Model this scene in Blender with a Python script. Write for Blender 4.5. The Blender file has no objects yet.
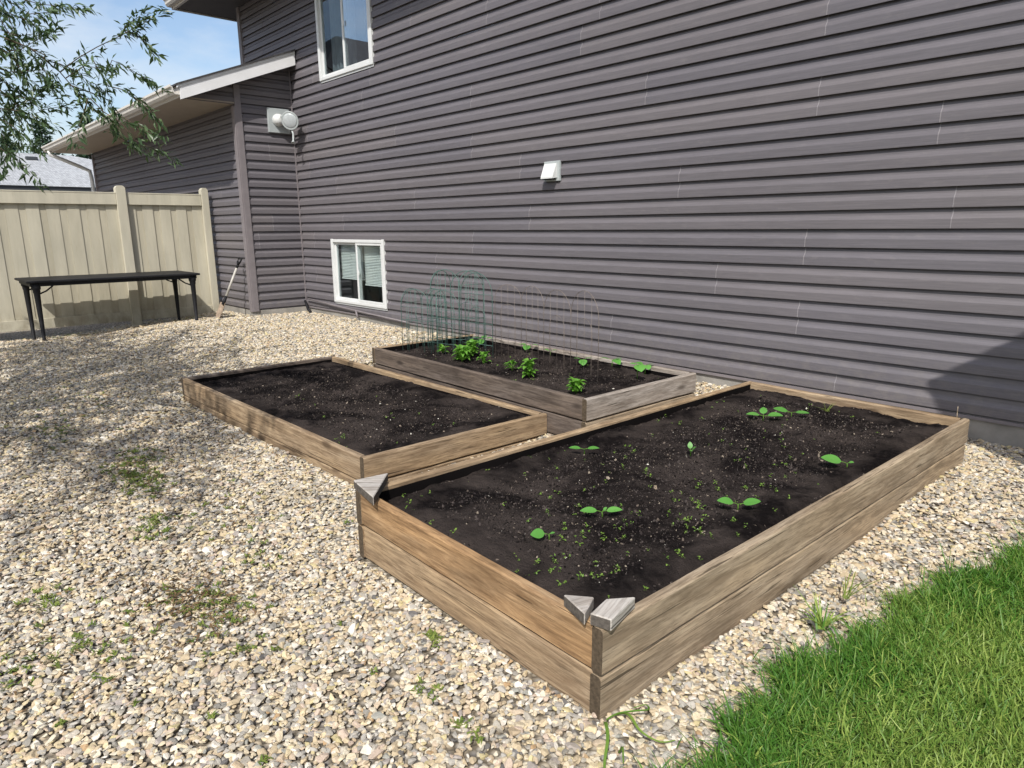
import bpy, bmesh, math, random
import numpy as np
from mathutils import Vector, Matrix, noise as mn
random.seed(7); rng = np.random.default_rng(7)
S = bpy.context.scene; COL = S.collection
R_ = math.radians
SUN = Vector((0.72, -1.0, 1.30)).normalized()      # towards the sun

# ------------------------------------------------------------------ basics
def link(name, me, mat=None, parent=None, loc=(0,0,0), rz=0):
    o = bpy.data.objects.new(name, me)
    COL.objects.link(o); o.location = loc; o.rotation_euler = (0,0,rz)
    if parent: o.parent = parent
    if mat and me is not None and not me.materials: me.materials.append(mat)
    return o
def empty(name, label, cat, loc=(0,0,0), rz=0, group=None):
    o = link(name, None, loc=loc, rz=rz); o.empty_display_size = .1
    return tag(o, label, cat, group)
def tag(o, label, cat, group=None, kind=None):
    if label: o['label'] = label
    if cat: o['category'] = cat
    if group: o['group'] = group
    if kind: o['kind'] = kind
    return o
def kind(o, k): o['kind'] = k; return o
def copy_tree(o, parent=None):
    c = o.copy(); COL.objects.link(c); c.parent = parent
    for ch in list(o.children): copy_tree(ch, c)
    return c
def mesh_np(name, V, F, smooth=False, attr=None):
    """F: (n,3) or (n,4) index array"""
    V = np.asarray(V, np.float32); F = np.asarray(F, np.int32)
    me = bpy.data.meshes.new(name); k = F.shape[1]
    me.vertices.add(len(V)); me.vertices.foreach_set('co', V.ravel())
    me.loops.add(F.size); me.loops.foreach_set('vertex_index', F.ravel())
    me.polygons.add(len(F)); me.polygons.foreach_set('loop_start', np.arange(0, F.size, k, dtype=np.int32))
    me.polygons.foreach_set('use_smooth', np.full(len(F), bool(smooth)))
    me.update(calc_edges=True); me.validate()
    if attr is not None:
        for n, a in attr.items():
            t = me.attributes.new(n, 'FLOAT', 'FACE'); t.data.foreach_set('value', np.asarray(a, np.float32))
    return me
class MB:
    """collects boxes, tubes and prisms into one mesh"""
    def __init__(s): s.bm = bmesh.new()
    def box(s, a, b, bev=0):
        x0,y0,z0 = [min(p,q) for p,q in zip(a,b)]; x1,y1,z1 = [max(p,q) for p,q in zip(a,b)]
        vs = [s.bm.verts.new(p) for p in ((x0,y0,z0),(x1,y0,z0),(x1,y1,z0),(x0,y1,z0),(x0,y0,z1),(x1,y0,z1),(x1,y1,z1),(x0,y1,z1))]
        fs = [s.bm.faces.new([vs[i] for i in f]) for f in ((3,2,1,0),(4,5,6,7),(0,1,5,4),(1,2,6,5),(2,3,7,6),(3,0,4,7))]
        if bev:
            es = {e for f in fs for e in f.edges}
            bmesh.ops.bevel(s.bm, geom=list(es), offset=bev, segments=2, affect='EDGES', profile=.6)
        return s
    def prism(s, poly, axis, a, b):
        """poly: 2-D points in the plane across axis (x: (y,z), y: (x,z), z: (x,y))"""
        def P(p, t): return {'x':(t,p[0],p[1]),'y':(p[0],t,p[1]),'z':(p[0],p[1],t)}[axis]
        A = [s.bm.verts.new(P(p,a)) for p in poly]; B = [s.bm.verts.new(P(p,b)) for p in poly]
        n = len(poly); s.bm.faces.new(A); s.bm.faces.new(B[::-1])
        for i in range(n): s.bm.faces.new((A[i],B[i],B[(i+1)%n],A[(i+1)%n]))
        return s
    def tube(s, pts, rad, n=8, cap=True):
        pts = [Vector(p) for p in pts]
        rr = rad if isinstance(rad, (list,tuple)) else [rad]*len(pts)
        rings = []; up = Vector((0,0,1)); prev = None
        for i,p in enumerate(pts):
            t = (pts[min(i+1,len(pts)-1)]-pts[max(i-1,0)]).normalized()
            if prev is None:
                u = t.cross(up)
                if u.length < 1e-3: u = t.cross(Vector((1,0,0)))
            else: u = prev - t*prev.dot(t)
            u.normalize(); prev = u; v = t.cross(u)
            rings.append([s.bm.verts.new(p+(u*math.cos(2*math.pi*k/n)+v*math.sin(2*math.pi*k/n))*rr[i]) for k in range(n)])
        for a,b in zip(rings, rings[1:]):
            for k in range(n):
                f = s.bm.faces.new((a[k],a[(k+1)%n],b[(k+1)%n],b[k])); f.smooth = True
        if cap: s.bm.faces.new(rings[0][::-1]); s.bm.faces.new(rings[-1])
        return s
    def lathe(s, prof, M=None, n=24):
        M = M or Matrix(); rings = []
        for r,z in prof: rings.append([s.bm.verts.new(M @ Vector((max(r,1e-4)*math.cos(2*math.pi*k/n), max(r,1e-4)*math.sin(2*math.pi*k/n), z))) for k in range(n)])
        for a,b in zip(rings, rings[1:]):
            for k in range(n):
                f = s.bm.faces.new((a[k],a[(k+1)%n],b[(k+1)%n],b[k])); f.smooth = True
        s.bm.faces.new(rings[0][::-1]); s.bm.faces.new(rings[-1]); return s
    def build(s, name, mat, parent=None, loc=(0,0,0), rz=0):
        bmesh.ops.recalc_face_normals(s.bm, faces=s.bm.faces)
        me = bpy.data.meshes.new(name); s.bm.to_mesh(me); s.bm.free()
        return link(name, me, mat, parent, loc, rz)

# ------------------------------------------------------------------ materials
class NT:
    def __init__(s, name):
        s.m = bpy.data.materials.new(name); s.m.use_nodes = True
        s.t = s.m.node_tree; s.b = s.t.nodes['Principled BSDF']; s.out = s.t.nodes['Material Output']
        s._tc = None
    def n(s, typ, **kw):
        nd = s.t.nodes.new(typ)
        for k,v in kw.items():
            if k.startswith('_'): setattr(nd, k[1:], v)
            else: nd.inputs[k.replace('__',' ')].default_value = v
        return nd
    def l(s, a, b): s.t.links.new(a, b)
    @property
    def tc(s):
        if s._tc is None: s._tc = s.n('ShaderNodeTexCoord')
        return s._tc
    def coord(s, scale=(1,1,1), rand=0, src='Object'):
        mp = s.n('ShaderNodeMapping'); mp.inputs['Scale'].default_value = scale
        c = s.tc.outputs[src]
        if rand:
            oi = s.n('ShaderNodeObjectInfo'); m = s.n('ShaderNodeMath', _operation='MULTIPLY'); s.l(oi.outputs['Random'], m.inputs[0]); m.inputs[1].default_value = rand
            va = s.n('ShaderNodeVectorMath', _operation='ADD'); s.l(c, va.inputs[0]); s.l(m.outputs[0], va.inputs[1]); c = va.outputs[0]
        s.l(c, mp.inputs['Vector']); return mp.outputs[0]
    def noise(s, vec, scale=5, detail=4, rough=.55, dist=0):
        nd = s.n('ShaderNodeTexNoise', Scale=scale, Detail=detail, Roughness=rough, Distortion=dist)
        s.l(vec, nd.inputs['Vector']); return nd.outputs['Fac']
    def ramp(s, fac, stops, interp='LINEAR'):
        nd = s.n('ShaderNodeValToRGB'); cr = nd.color_ramp; cr.interpolation = interp
        while len(cr.elements) < len(stops): cr.elements.new(.5)
        for e,(p,c) in zip(cr.elements, stops):
            e.position = p; e.color = (c,c,c,1) if isinstance(c,(int,float)) else (*c,1)
        s.l(fac, nd.inputs['Fac']); return nd.outputs['Color']
    def mix(s, fac, a, b, mode='MIX'):
        nd = s.n('ShaderNodeMix', _data_type='RGBA', _blend_type=mode)
        for ix, v in ((0,fac),(6,a),(7,b)):
            sock = nd.inputs[ix]
            if hasattr(v,'links'): s.l(v, sock)
            elif isinstance(v,(int,float)): sock.default_value = v if ix == 0 else (v,v,v,1)
            else: sock.default_value = (*v,1)
        return nd.outputs[2]
    def math(s, op, a, b=0):
        nd = s.n('ShaderNodeMath', _operation=op)
        for i,v in enumerate((a,b)):
            if hasattr(v,'links'): s.l(v, nd.inputs[i])
            else: nd.inputs[i].default_value = v
        return nd.outputs[0]
    def bump(s, h, strength=.4, dist=.01):
        nd = s.n('ShaderNodeBump', Strength=strength, Distance=dist); s.l(h, nd.inputs['Height']); s.l(nd.outputs[0], s.b.inputs['Normal'])
    def base(s, c, rough=.6, spec=.3):
        if hasattr(c,'links'): s.l(c, s.b.inputs['Base Color'])
        else: s.b.inputs['Base Color'].default_value = (*c,1)
        s.b.inputs['Roughness'].default_value = rough; s.b.inputs['Specular IOR Level'].default_value = spec
        return s.m

def plain(name, c, rough=.5, spec=.4, var=.12, scale=6, bump=.0):
    t = NT(name); v = t.noise(t.coord(), scale, 5)
    col = t.mix(1.0, c, t.ramp(v, [(.3,1-var),(.7,1+var)]), 'MULTIPLY')
    if bump: t.bump(t.noise(t.coord(), scale*12, 4), bump, .004)
    return t.base(col, rough, spec)

def wood(name, warm, grey, dark, greyness=.5, end=(.10,.075,.05), rough=.8):
    t = NT(name); rnd = 37.
    grain = t.noise(t.coord((2.6,30,30), rnd), 1.0, 10, .68, 1.0)
    fine = t.noise(t.coord((9,150,150), rnd), 1.0, 6, .72)
    patch = t.noise(t.coord((1.3,3.2,5.5), rnd), 1.0, 4, .55, .4)
    c = t.mix(t.ramp(patch, [(.5-greyness*.35,0.),(.85-greyness*.35,1.)]), warm, grey)
    c = t.mix(t.ramp(grain, [(.36,.0),(.62,.85)]), c, dark)
    c = t.mix(t.ramp(fine, [(.47,0.),(.64,.65)]), c, tuple(x*.55 for x in dark))
    crack = t.noise(t.coord((2.4,75,75), rnd+3), 1.0, 4, .55, .5)
    c = t.mix(t.ramp(crack, [(.63,0.),(.67,.85)]), c, tuple(x*.25 for x in dark))
    vo = t.n('ShaderNodeTexVoronoi', Scale=1.0, Randomness=1.0); t.l(t.coord((1.9,5.2,5.2), rnd), vo.inputs['Vector'])
    c = t.mix(t.ramp(vo.outputs['Distance'], [(.06,.85),(.13,0.)]), c, tuple(x*.5 for x in dark))
    stain = t.noise(t.coord((2.2,4,7), rnd+9), 1.0, 5, .6)
    c = t.mix(t.ramp(stain, [(.54,0.),(.72,.6)]), c, tuple(x*.45 for x in dark))
    # end grain
    sx = t.n('ShaderNodeSeparateXYZ'); t.l(t.tc.outputs['Normal'], sx.inputs[0])
    en = t.math('GREATER_THAN', t.math('ABSOLUTE', sx.outputs[0]), .75)
    c = t.mix(en, c, t.mix(t.ramp(t.noise(t.coord((5,90,90), rnd), 1.0, 4), [(.35,0.),(.65,1.)]), end, tuple(x*.55 for x in end)))
    t.bump(t.math('ADD', t.math('MULTIPLY', grain, .7), t.math('MULTIPLY', fine, .5)), .35, .004)
    return t.base(c, rough, .2)

def leafmat(name, c1, c2, trans=.35, rough=.45, scale=55):
    t = NT(name)
    at = t.n('ShaderNodeAttribute', _attribute_name='tint')
    ns = t.noise(t.coord(), scale, 3)
    f = t.math('ADD', t.math('MULTIPLY', at.outputs['Fac'], .8), t.math('MULTIPLY', ns, .3))
    c = t.ramp(f, [(.1,c1),(.95,c2)])
    t.base(c, rough, .35)
    tr = t.n('ShaderNodeBsdfTranslucent'); t.l(t.mix(1.0, c, (1.0,1.15,.55), 'MULTIPLY'), tr.inputs['Color'])
    mx = t.n('ShaderNodeMixShader'); mx.inputs[0].default_value = trans
    t.l(t.b.outputs[0], mx.inputs[1]); t.l(tr.outputs[0], mx.inputs[2]); t.l(mx.outputs[0], t.out.inputs['Surface'])
    return t.m

def sidingmat():
    t = NT('vinyl_siding')
    at = t.n('ShaderNodeAttribute', _attribute_name='tint')
    c = t.ramp(t.math('MULTIPLY',at.outputs['Fac'],.5), [(0.,(.116,.108,.119)),(.25,(.124,.114,.123)),(.5,(.134,.122,.127)),(.9,(.215,.20,.21))])
    g = t.noise(t.coord((5,5,160)), 1.0, 6, .6, .5)
    big = t.noise(t.coord((.5,.5,1.2)), 1.0, 4)
    dust = t.noise(t.coord((9,9,26)), 1.0, 6, .7)
    c = t.mix(1.0, c, t.ramp(g, [(.3,.86),(.7,1.12)]), 'MULTIPLY')
    c = t.mix(1.0, c, t.ramp(big, [(.3,.93),(.7,1.07)]), 'MULTIPLY')
    c = t.mix(t.ramp(dust, [(.56,0.),(.8,.16)]), c, (.30,.275,.25))
    # splashed dirt low down on the wall
    sx = t.n('ShaderNodeSeparateXYZ'); t.l(t.tc.outputs['Object'], sx.inputs[0])
    lo = t.math('MULTIPLY', t.ramp(sx.outputs[2], [(.1,.6),(.62,0.)]), t.ramp(t.noise(t.coord((4,4,6)),3.0,8,.75), [(.45,0.),(.7,1.)]))
    c = t.mix(lo, c, (.20,.18,.16))
    t.bump(t.math('ADD', g, t.math('MULTIPLY', dust, .3)), .12, .003)
    return t.base(c, .5, .35)

def soilmat():
    t = NT('garden_soil')
    a = t.noise(t.coord((1,1,.2)), 2.6, 6, .6, .6); b = t.noise(t.coord(), 38, 8, .7); d = t.noise(t.coord(), 160, 4, .7)
    c = t.mix(t.ramp(a, [(.43,0.),(.60,1.)]), (.0065,.0048,.0048), (.054,.043,.038))
    c = t.mix(t.ramp(b, [(.5,0.),(.75,.7)]), c, (.036,.029,.027))
    c = t.mix(t.ramp(d, [(.66,0.),(.74,.35)]), c, (.11,.085,.065))
    t.bump(t.math('ADD', b, t.math('MULTIPLY', d, .5)), 1.0, .02)
    return t.base(c, .95, .08)

def groundmat():
    t = NT('gravel_ground')
    vo = t.n('ShaderNodeTexVoronoi', Scale=42.0); t.l(t.coord((1,1,.3)), vo.inputs['Vector'])
    sx = t.n('ShaderNodeSeparateColor'); t.l(vo.outputs['Color'], sx.inputs[0])
    c = t.ramp(sx.outputs[0], [(0.,(.42,.35,.25)),(.3,(.30,.27,.23)),(.6,(.55,.48,.36)),(.8,(.2,.19,.18)),(1.,(.6,.55,.46))])
    c = t.mix(t.ramp(vo.outputs['Distance'], [(.35,0.),(.7,1.)]), c, (.16,.135,.10))
    big = t.noise(t.coord(), .9, 6, .65)
    c = t.mix(t.ramp(big, [(.5,0.),(.72,.6)]), c, (.10,.08,.055))
    t.bump(vo.outputs['Distance'], .8, .02)
    return t.base(c, .9, .15)

def pebblemat():
    t = NT('river_pebble')
    oi = t.n('ShaderNodeObjectInfo')
    pal0 = [(0.,(.66,.58,.45)),(.12,(.56,.47,.34)),(.24,(.72,.67,.57)),(.35,(.42,.40,.37)),(.40,(.56,.46,.40)),(.43,(.43,.42,.41)),(.54,(.80,.77,.70)),
           (.63,(.47,.38,.28)),(.67,(.60,.53,.32)),(.71,(.29,.285,.275)),(.75,(.60,.50,.40)),(.80,(.40,.37,.37)),(.83,(.52,.49,.45)),(.89,(.70,.60,.42)),(.935,(.14,.14,.15)),(.965,(.46,.32,.19)),(.98,(.34,.35,.34))]
    pal = [(p,(min(.68,k[0]*.86+.015), min(.62,k[1]*.825+.012), min(.53,k[2]*.735+.010))) for p,k in pal0]
    c = t.ramp(oi.outputs['Random'], pal, 'CONSTANT')
    n1 = t.noise(t.coord((1,1,1), 60.), 2.2, 6, .65, .5); n2 = t.noise(t.coord((1,1,1), 60.), 9, 4, .7)
    c = t.mix(1.0, c, t.ramp(n1, [(.28,.72),(.72,1.16)]), 'MULTIPLY')
    c = t.mix(t.ramp(n2, [(.55,0.),(.72,.4)]), c, (.26,.22,.165))
    loc = t.n('ShaderNodeNewGeometry'); ln_ = t.noise(loc.outputs['Position'], 1.1, 6, .7); ln2 = t.noise(loc.outputs['Position'], 7, 4, .7)
    c = t.mix(t.math('MULTIPLY', t.ramp(ln_, [(.54,0.),(.70,.7)]), t.ramp(ln2, [(.35,.2),(.62,1.)])), c, (.20,.165,.11))
    t.bump(n2, .3, .02)
    return t.base(c, .72, .25)

def crumbmat():
    t = NT('soil_crumb'); oi = t.n('ShaderNodeObjectInfo')
    c = t.ramp(oi.outputs['Random'], [(0.,(.009,.0075,.007)),(.42,(.024,.0195,.0185)),(.70,(.056,.046,.042)),(.92,(.115,.092,.075)),(.972,(.24,.20,.155)),(.995,(.5,.47,.41))], 'CONSTANT')
    return t.base(c, .95, .1)

def glassmat(name, refl=1.0):
    t = NT(name)
    gl = t.n('ShaderNodeBsdfGlossy', Roughness=.01); gl.inputs['Color'].default_value = (.9,.95,1,1)
    tr = t.n('ShaderNodeBsdfTransparent'); tr.inputs['Color'].default_value = (.86,.9,.9,1)
    fr = t.n('ShaderNodeLayerWeight', Blend=.5); mx = t.n('ShaderNodeMixShader')
    t.l(t.math('MULTIPLY', t.math('ADD', t.math('MULTIPLY', t.math('POWER', fr.outputs['Facing'], 4.5), .9), .045), refl), mx.inputs[0]); t.l(tr.outputs[0], mx.inputs[1]); t.l(gl.outputs[0], mx.inputs[2]); t.l(mx.outputs[0], t.out.inputs['Surface'])
    return t.m

def shinglemat(name, c):
    t = NT(name)
    br = t.n('ShaderNodeTexBrick', Scale=3.2, **{'_offset':.5}); br.inputs['Color1'].default_value = (*[x*1.15 for x in c],1); br.inputs['Color2'].default_value = (*[x*.82 for x in c],1)
    br.inputs['Mortar'].default_value = (*[x*.55 for x in c],1); br.inputs['Mortar Size'].default_value = .012
    t.l(t.coord((1,1,1)), br.inputs['Vector'])
    n1 = t.noise(t.coord(), 30, 5, .7)
    return t.base(t.mix(1.0, br.outputs['Color'], t.ramp(n1, [(.3,.8),(.7,1.2)]), 'MULTIPLY'), .9, .15)

def fencemat():
    t = NT('tan_fence_paint')
    a = t.noise(t.coord((6,6,1.2)), 1.0, 5, .6); b = t.noise(t.coord((40,40,4)), 1.0, 6, .65, .4)
    oi = t.n('ShaderNodeObjectInfo')
    at = t.n('ShaderNodeAttribute', _attribute_name='tint')
    c = t.mix(at.outputs['Fac'], (.475,.445,.35), (.43,.395,.30))
    c = t.mix(1.0, c, t.ramp(a, [(.3,.86),(.7,1.1)]), 'MULTIPLY')
    c = t.mix(t.ramp(b, [(.58,0.),(.8,.3)]), c, (.22,.17,.10))
    sx = t.n('ShaderNodeSeparateXYZ'); t.l(t.tc.outputs['Object'], sx.inputs[0])
    c = t.mix(t.math('MULTIPLY', t.ramp(sx.outputs[2], [(0.,.8),(.35,0.)]), t.ramp(t.noise(t.coord((5,5,3)),1.0,6,.7), [(.4,0.),(.65,1.)])), c, (.16,.13,.08))
    t.bump(b, .15, .003)
    return t.base(c, .65, .25)

M = dict(
 siding=sidingmat(), soil=soilmat(), ground=groundmat(), pebble=pebblemat(), crumb=crumbmat(), fence=fencemat(),
 glass=glassmat('window_glass', 1.0), glass_up=glassmat('upper_window_glass', 4.5),
 white=plain('white_vinyl', (.60,.61,.60), .4, .4, .05), trim=plain('mauve_trim', (.185,.165,.170), .55, .3, .08, 9),
 fascia=plain('white_aluminium', (.68,.68,.68), .45, .4, .05, 4), gutter=plain('pale_gutter', (.60,.57,.52), .4, .45, .08, 3),
 soffit=plain('tan_soffit', (.34,.29,.24), .6, .3, .08, 4), shadedsoffit=plain('shaded_soffit', (.10,.092,.088), .6, .3, .08),  # main eave soffit carries the shade under the eave in its colour
 concrete=plain('foundation_concrete', (.27,.255,.23), .9, .15, .25, 5, .5),
 shingle=shinglemat('dark_shingle', (.06,.058,.06)), greyshingle=shinglemat('grey_shingle', (.36,.37,.38)),
 black=plain('black_plastic', (.010,.010,.012), .6, .25, .1), blind=plain('blind_slat', (.80,.80,.77), .5, .3, .04),
 dark=plain('dark_interior', (.03,.03,.032), .9, .1, .1), room=plain('room_wall', (.20,.21,.21), .9, .1, .1),
 curtain=plain('grey_curtain', (.16,.18,.20), .9, .1, .2, 4),
 metal=plain('galvanised_white', (.36,.39,.39), .35, .5, .06), lampglass=plain('lamp_glass', (.42,.45,.46), .12, .7, .1, 20),
 greenwire=plain('green_wire', (.06,.12,.102), .4, .5, .2), greywire=plain('rusty_grey_wire', (.16,.13,.11), .5, .5, .3, 30),
 ashwood=plain('shovel_shaft', (.42,.40,.36), .5, .3, .2, 12), spade=plain('spade_steel', (.30,.23,.17), .6, .4, .3, 14),
 bark=plain('tree_bark', (.085,.065,.048), .9, .1, .3, 14, .8), stucco=plain('neighbour_stucco', (.42,.39,.34), .9, .1, .08),
 darkfascia=plain('dark_fascia', (.05,.055,.06), .5, .3, .1), canvas=plain('added_umbrella_canvas', (.10,.13,.16), .8, .1, .1),
 w_warm=wood('cedar_board_warm', (.47,.295,.148), (.41,.31,.20), (.18,.105,.052), .30),
 w_mid=wood('cedar_board_mid', (.43,.31,.185), (.385,.30,.205), (.175,.117,.07), .45),
 w_pale=wood('cedar_board_pale', (.44,.335,.22), (.40,.335,.25), (.19,.14,.092), .5),
 w_grey=wood('cedar_board_grey', (.43,.365,.30), (.41,.37,.33), (.19,.155,.125), .7),
 w_old=wood('cedar_board_old', (.19,.145,.11), (.17,.14,.12), (.075,.057,.046), .6),
 w_cap=wood('corner_block_wood', (.50,.46,.42), (.53,.50,.46), (.30,.26,.22), .8, end=(.12,.105,.09)),
 squash=leafmat('squash_leaf', (.075,.235,.04), (.135,.36,.07), .25, .45), weed=leafmat('weed_leaf', (.11,.23,.035), (.26,.38,.075), .35, .5),
 lettuce=leafmat('salad_leaf', (.09,.25,.03), (.18,.38,.055), .35, .45),
 grass=leafmat('grass_blade', (.055,.165,.018), (.30,.385,.085), .3, .5), moss=leafmat('moss_leaf', (.08,.13,.02), (.20,.24,.05), .2, .8),
 tree=leafmat('tree_leaf', (.034,.066,.028), (.125,.185,.085), .3, .35), needle=leafmat('spruce_needle', (.014,.036,.018), (.045,.085,.04), .1, .6),
 liner=plain('black_liner', (.006,.005,.005), .95, .05, .3),
 lawn=plain('lawn_soil', (.045,.06,.018), .95, .1, .4, 14, .5),
)

# ------------------------------------------------------------------ camera, light, world
cam = bpy.data.cameras.new('camera'); co = bpy.data.objects.new('camera', cam); COL.objects.link(co)
cam.sensor_width = 36; cam.lens = 688.8616/1024*36; cam.clip_end = 2000; cam.clip_start = .05
fw = Vector((-0.72054093,0.65671416,-0.22259218)); rt = Vector((0.67502991,0.7377409,-0.00854382)); up = Vector((-0.15860451,0.15641255,0.97487421))
m = Matrix((rt,up,-fw)).transposed().to_4x4(); m.translation = (1.05483755,-1.28115779,1.32348957); co.matrix_world = m
S.camera = co
CAM = np.array(m.translation)
def in_frame(p, mg=0):
    """p (n,3): does the point fall inside the photograph's frame (used only to prune the tree crown)"""
    d = np.asarray(p)-CAM; z = d@np.array(fw); u = 512+688.86*(d@np.array(rt))/np.maximum(z,.01); v = 384-688.86*(d@np.array(up))/np.maximum(z,.01)
    return (z>.01)&(u>-mg)&(u<1024+mg)&(v>-mg)&(v<768+mg), u, v
sl = bpy.data.lights.new('sun','SUN'); sl.energy = 4.0; sl.angle = R_(.53); sl.color = (1.0,.965,.91)
so = bpy.data.objects.new('sun', sl); COL.objects.link(so); so.rotation_euler = SUN.to_track_quat('Z','Y').to_euler()
W = bpy.data.worlds.new('World'); S.world = W; W.use_nodes = True
nt = W.node_tree; sky = nt.nodes.new('ShaderNodeTexSky'); sky.sky_type = 'NISHITA'; sky.sun_disc = False
sky.sun_elevation = math.asin(SUN.z); sky.sun_rotation = math.atan2(SUN.x, SUN.y); sky.air_density = 1.0; sky.dust_density = 2.0; sky.ozone_density = 1.0
bg = nt.nodes['Background']; bg.inputs['Strength'].default_value = .15; 
_tc = nt.nodes.new('ShaderNodeTexCoord'); _mp = nt.nodes.new('ShaderNodeMapping'); _mp.inputs['Scale'].default_value = (1,1,2.6); _mp.inputs['Location'].default_value = (.35,.1,.0)
_ns = nt.nodes.new('ShaderNodeTexNoise'); _ns.inputs['Scale'].default_value = 2.6; _ns.inputs['Detail'].default_value = 7; _ns.inputs['Roughness'].default_value = .6
_cr = nt.nodes.new('ShaderNodeValToRGB'); _cr.color_ramp.elements[0].position = .46; _cr.color_ramp.elements[1].position = .74; _cr.color_ramp.elements[1].color = (.75,.75,.75,1)
_mx = nt.nodes.new('ShaderNodeMix'); _mx.data_type = 'RGBA'; _mx.inputs[7].default_value = (5.0,5.15,5.3,1)
nt.links.new(_tc.outputs['Generated'], _mp.inputs['Vector']); nt.links.new(_mp.outputs[0], _ns.inputs['Vector']); nt.links.new(_ns.outputs['Fac'], _cr.inputs['Fac']); nt.links.new(_cr.outputs['Color'], _mx.inputs[0])
nt.links.new(sky.outputs[0], _mx.inputs[6]); nt.links.new(_mx.outputs[2], bg.inputs['Color'])
S.view_settings.view_transform = 'Standard'; S.view_settings.look = 'None'; S.view_settings.exposure = .3; S.view_settings.gamma = 1

# ------------------------------------------------------------------ ground
def sstep(a, b, x):
    t = np.clip((x-a)/(b-a), 0, 1); return t*t*(3-2*t)
def gz(x, y):
    x = np.asarray(x, float); y = np.asarray(y, float)
    s = np.where(x<-4.6, sstep(.5,1.8,y), sstep(1.55,2.3,y)); w = sstep(-.6,-1.8,x)
    g = s*(.085*w + .03*(1-w))
    g = g - .1*sstep(-8.9,-10.1,x)*sstep(3.0,1.6,y)*sstep(-6,0,y) - .0*x
    g = g - .025*np.exp(-((x+3.2)/.9)**2-((y-.2)/.3)**2)
    return g + .008*np.sin(x*1.9+.7)*np.cos(y*2.3) * sstep(6,3,np.abs(y))
LAWN = [(-40,.3),(-1.5,.27),(0.0,.295),(.35,.305),(.73,.325),(1.08,.355),(1.42,.435),(2.03,.565),(2.6,.72),(3.3,1.0),(3.54,1.1)]
def lawn_edge(y):
    y = np.asarray(y, float)
    return np.interp(y, [a for a,_ in LAWN], [b for _,b in LAWN]) + .03*np.sin(y*7.+1)+.022*np.sin(y*19.)+.014*np.sin(y*43.+2)
xs = np.unique(np.concatenate([[-260,-120,-60,-35,-22],np.arange(-16,5.01,.15),[8,15,40,120,260]])); ys = np.unique(np.concatenate([[-260,-100,-40,-18],np.arange(-8,5.01,.15),[9,20,50,120,260]]))
X, Y = np.meshgrid(xs, ys, indexing='ij'); Z = gz(X,Y)-.012
def grid_faces(a, b):
    i, j = np.meshgrid(np.arange(a-1), np.arange(b-1), indexing='ij'); k = (i*b+j).ravel()
    return np.stack([k, k+b, k+b+1, k+1], 1)
g = link('ground', mesh_np('ground', np.stack([X,Y,Z],-1).reshape(-1,3), grid_faces(len(xs),len(ys)), True), M['ground']); kind(g,'structure')
# lawn sheet under the blades
ly = np.concatenate([[-30,-12],np.arange(-6,3.53,.1)]); ls = np.array([0,.02,.05,.1,.2,.4,.8,1.5,3,6,14])
E = lawn_edge(ly); LX = E[:,None]+ls[None,:]; LY = np.repeat(ly[:,None], len(ls), 1)
LZ = gz(LX,LY)-.012 + np.minimum(ls[None,:]/.05,1)*.02
g = link('lawn', mesh_np('lawn', np.stack([LX,LY,LZ],-1).reshape(-1,3), grid_faces(len(ly),len(ls)), True), M['lawn']); kind(g,'structure')
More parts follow.
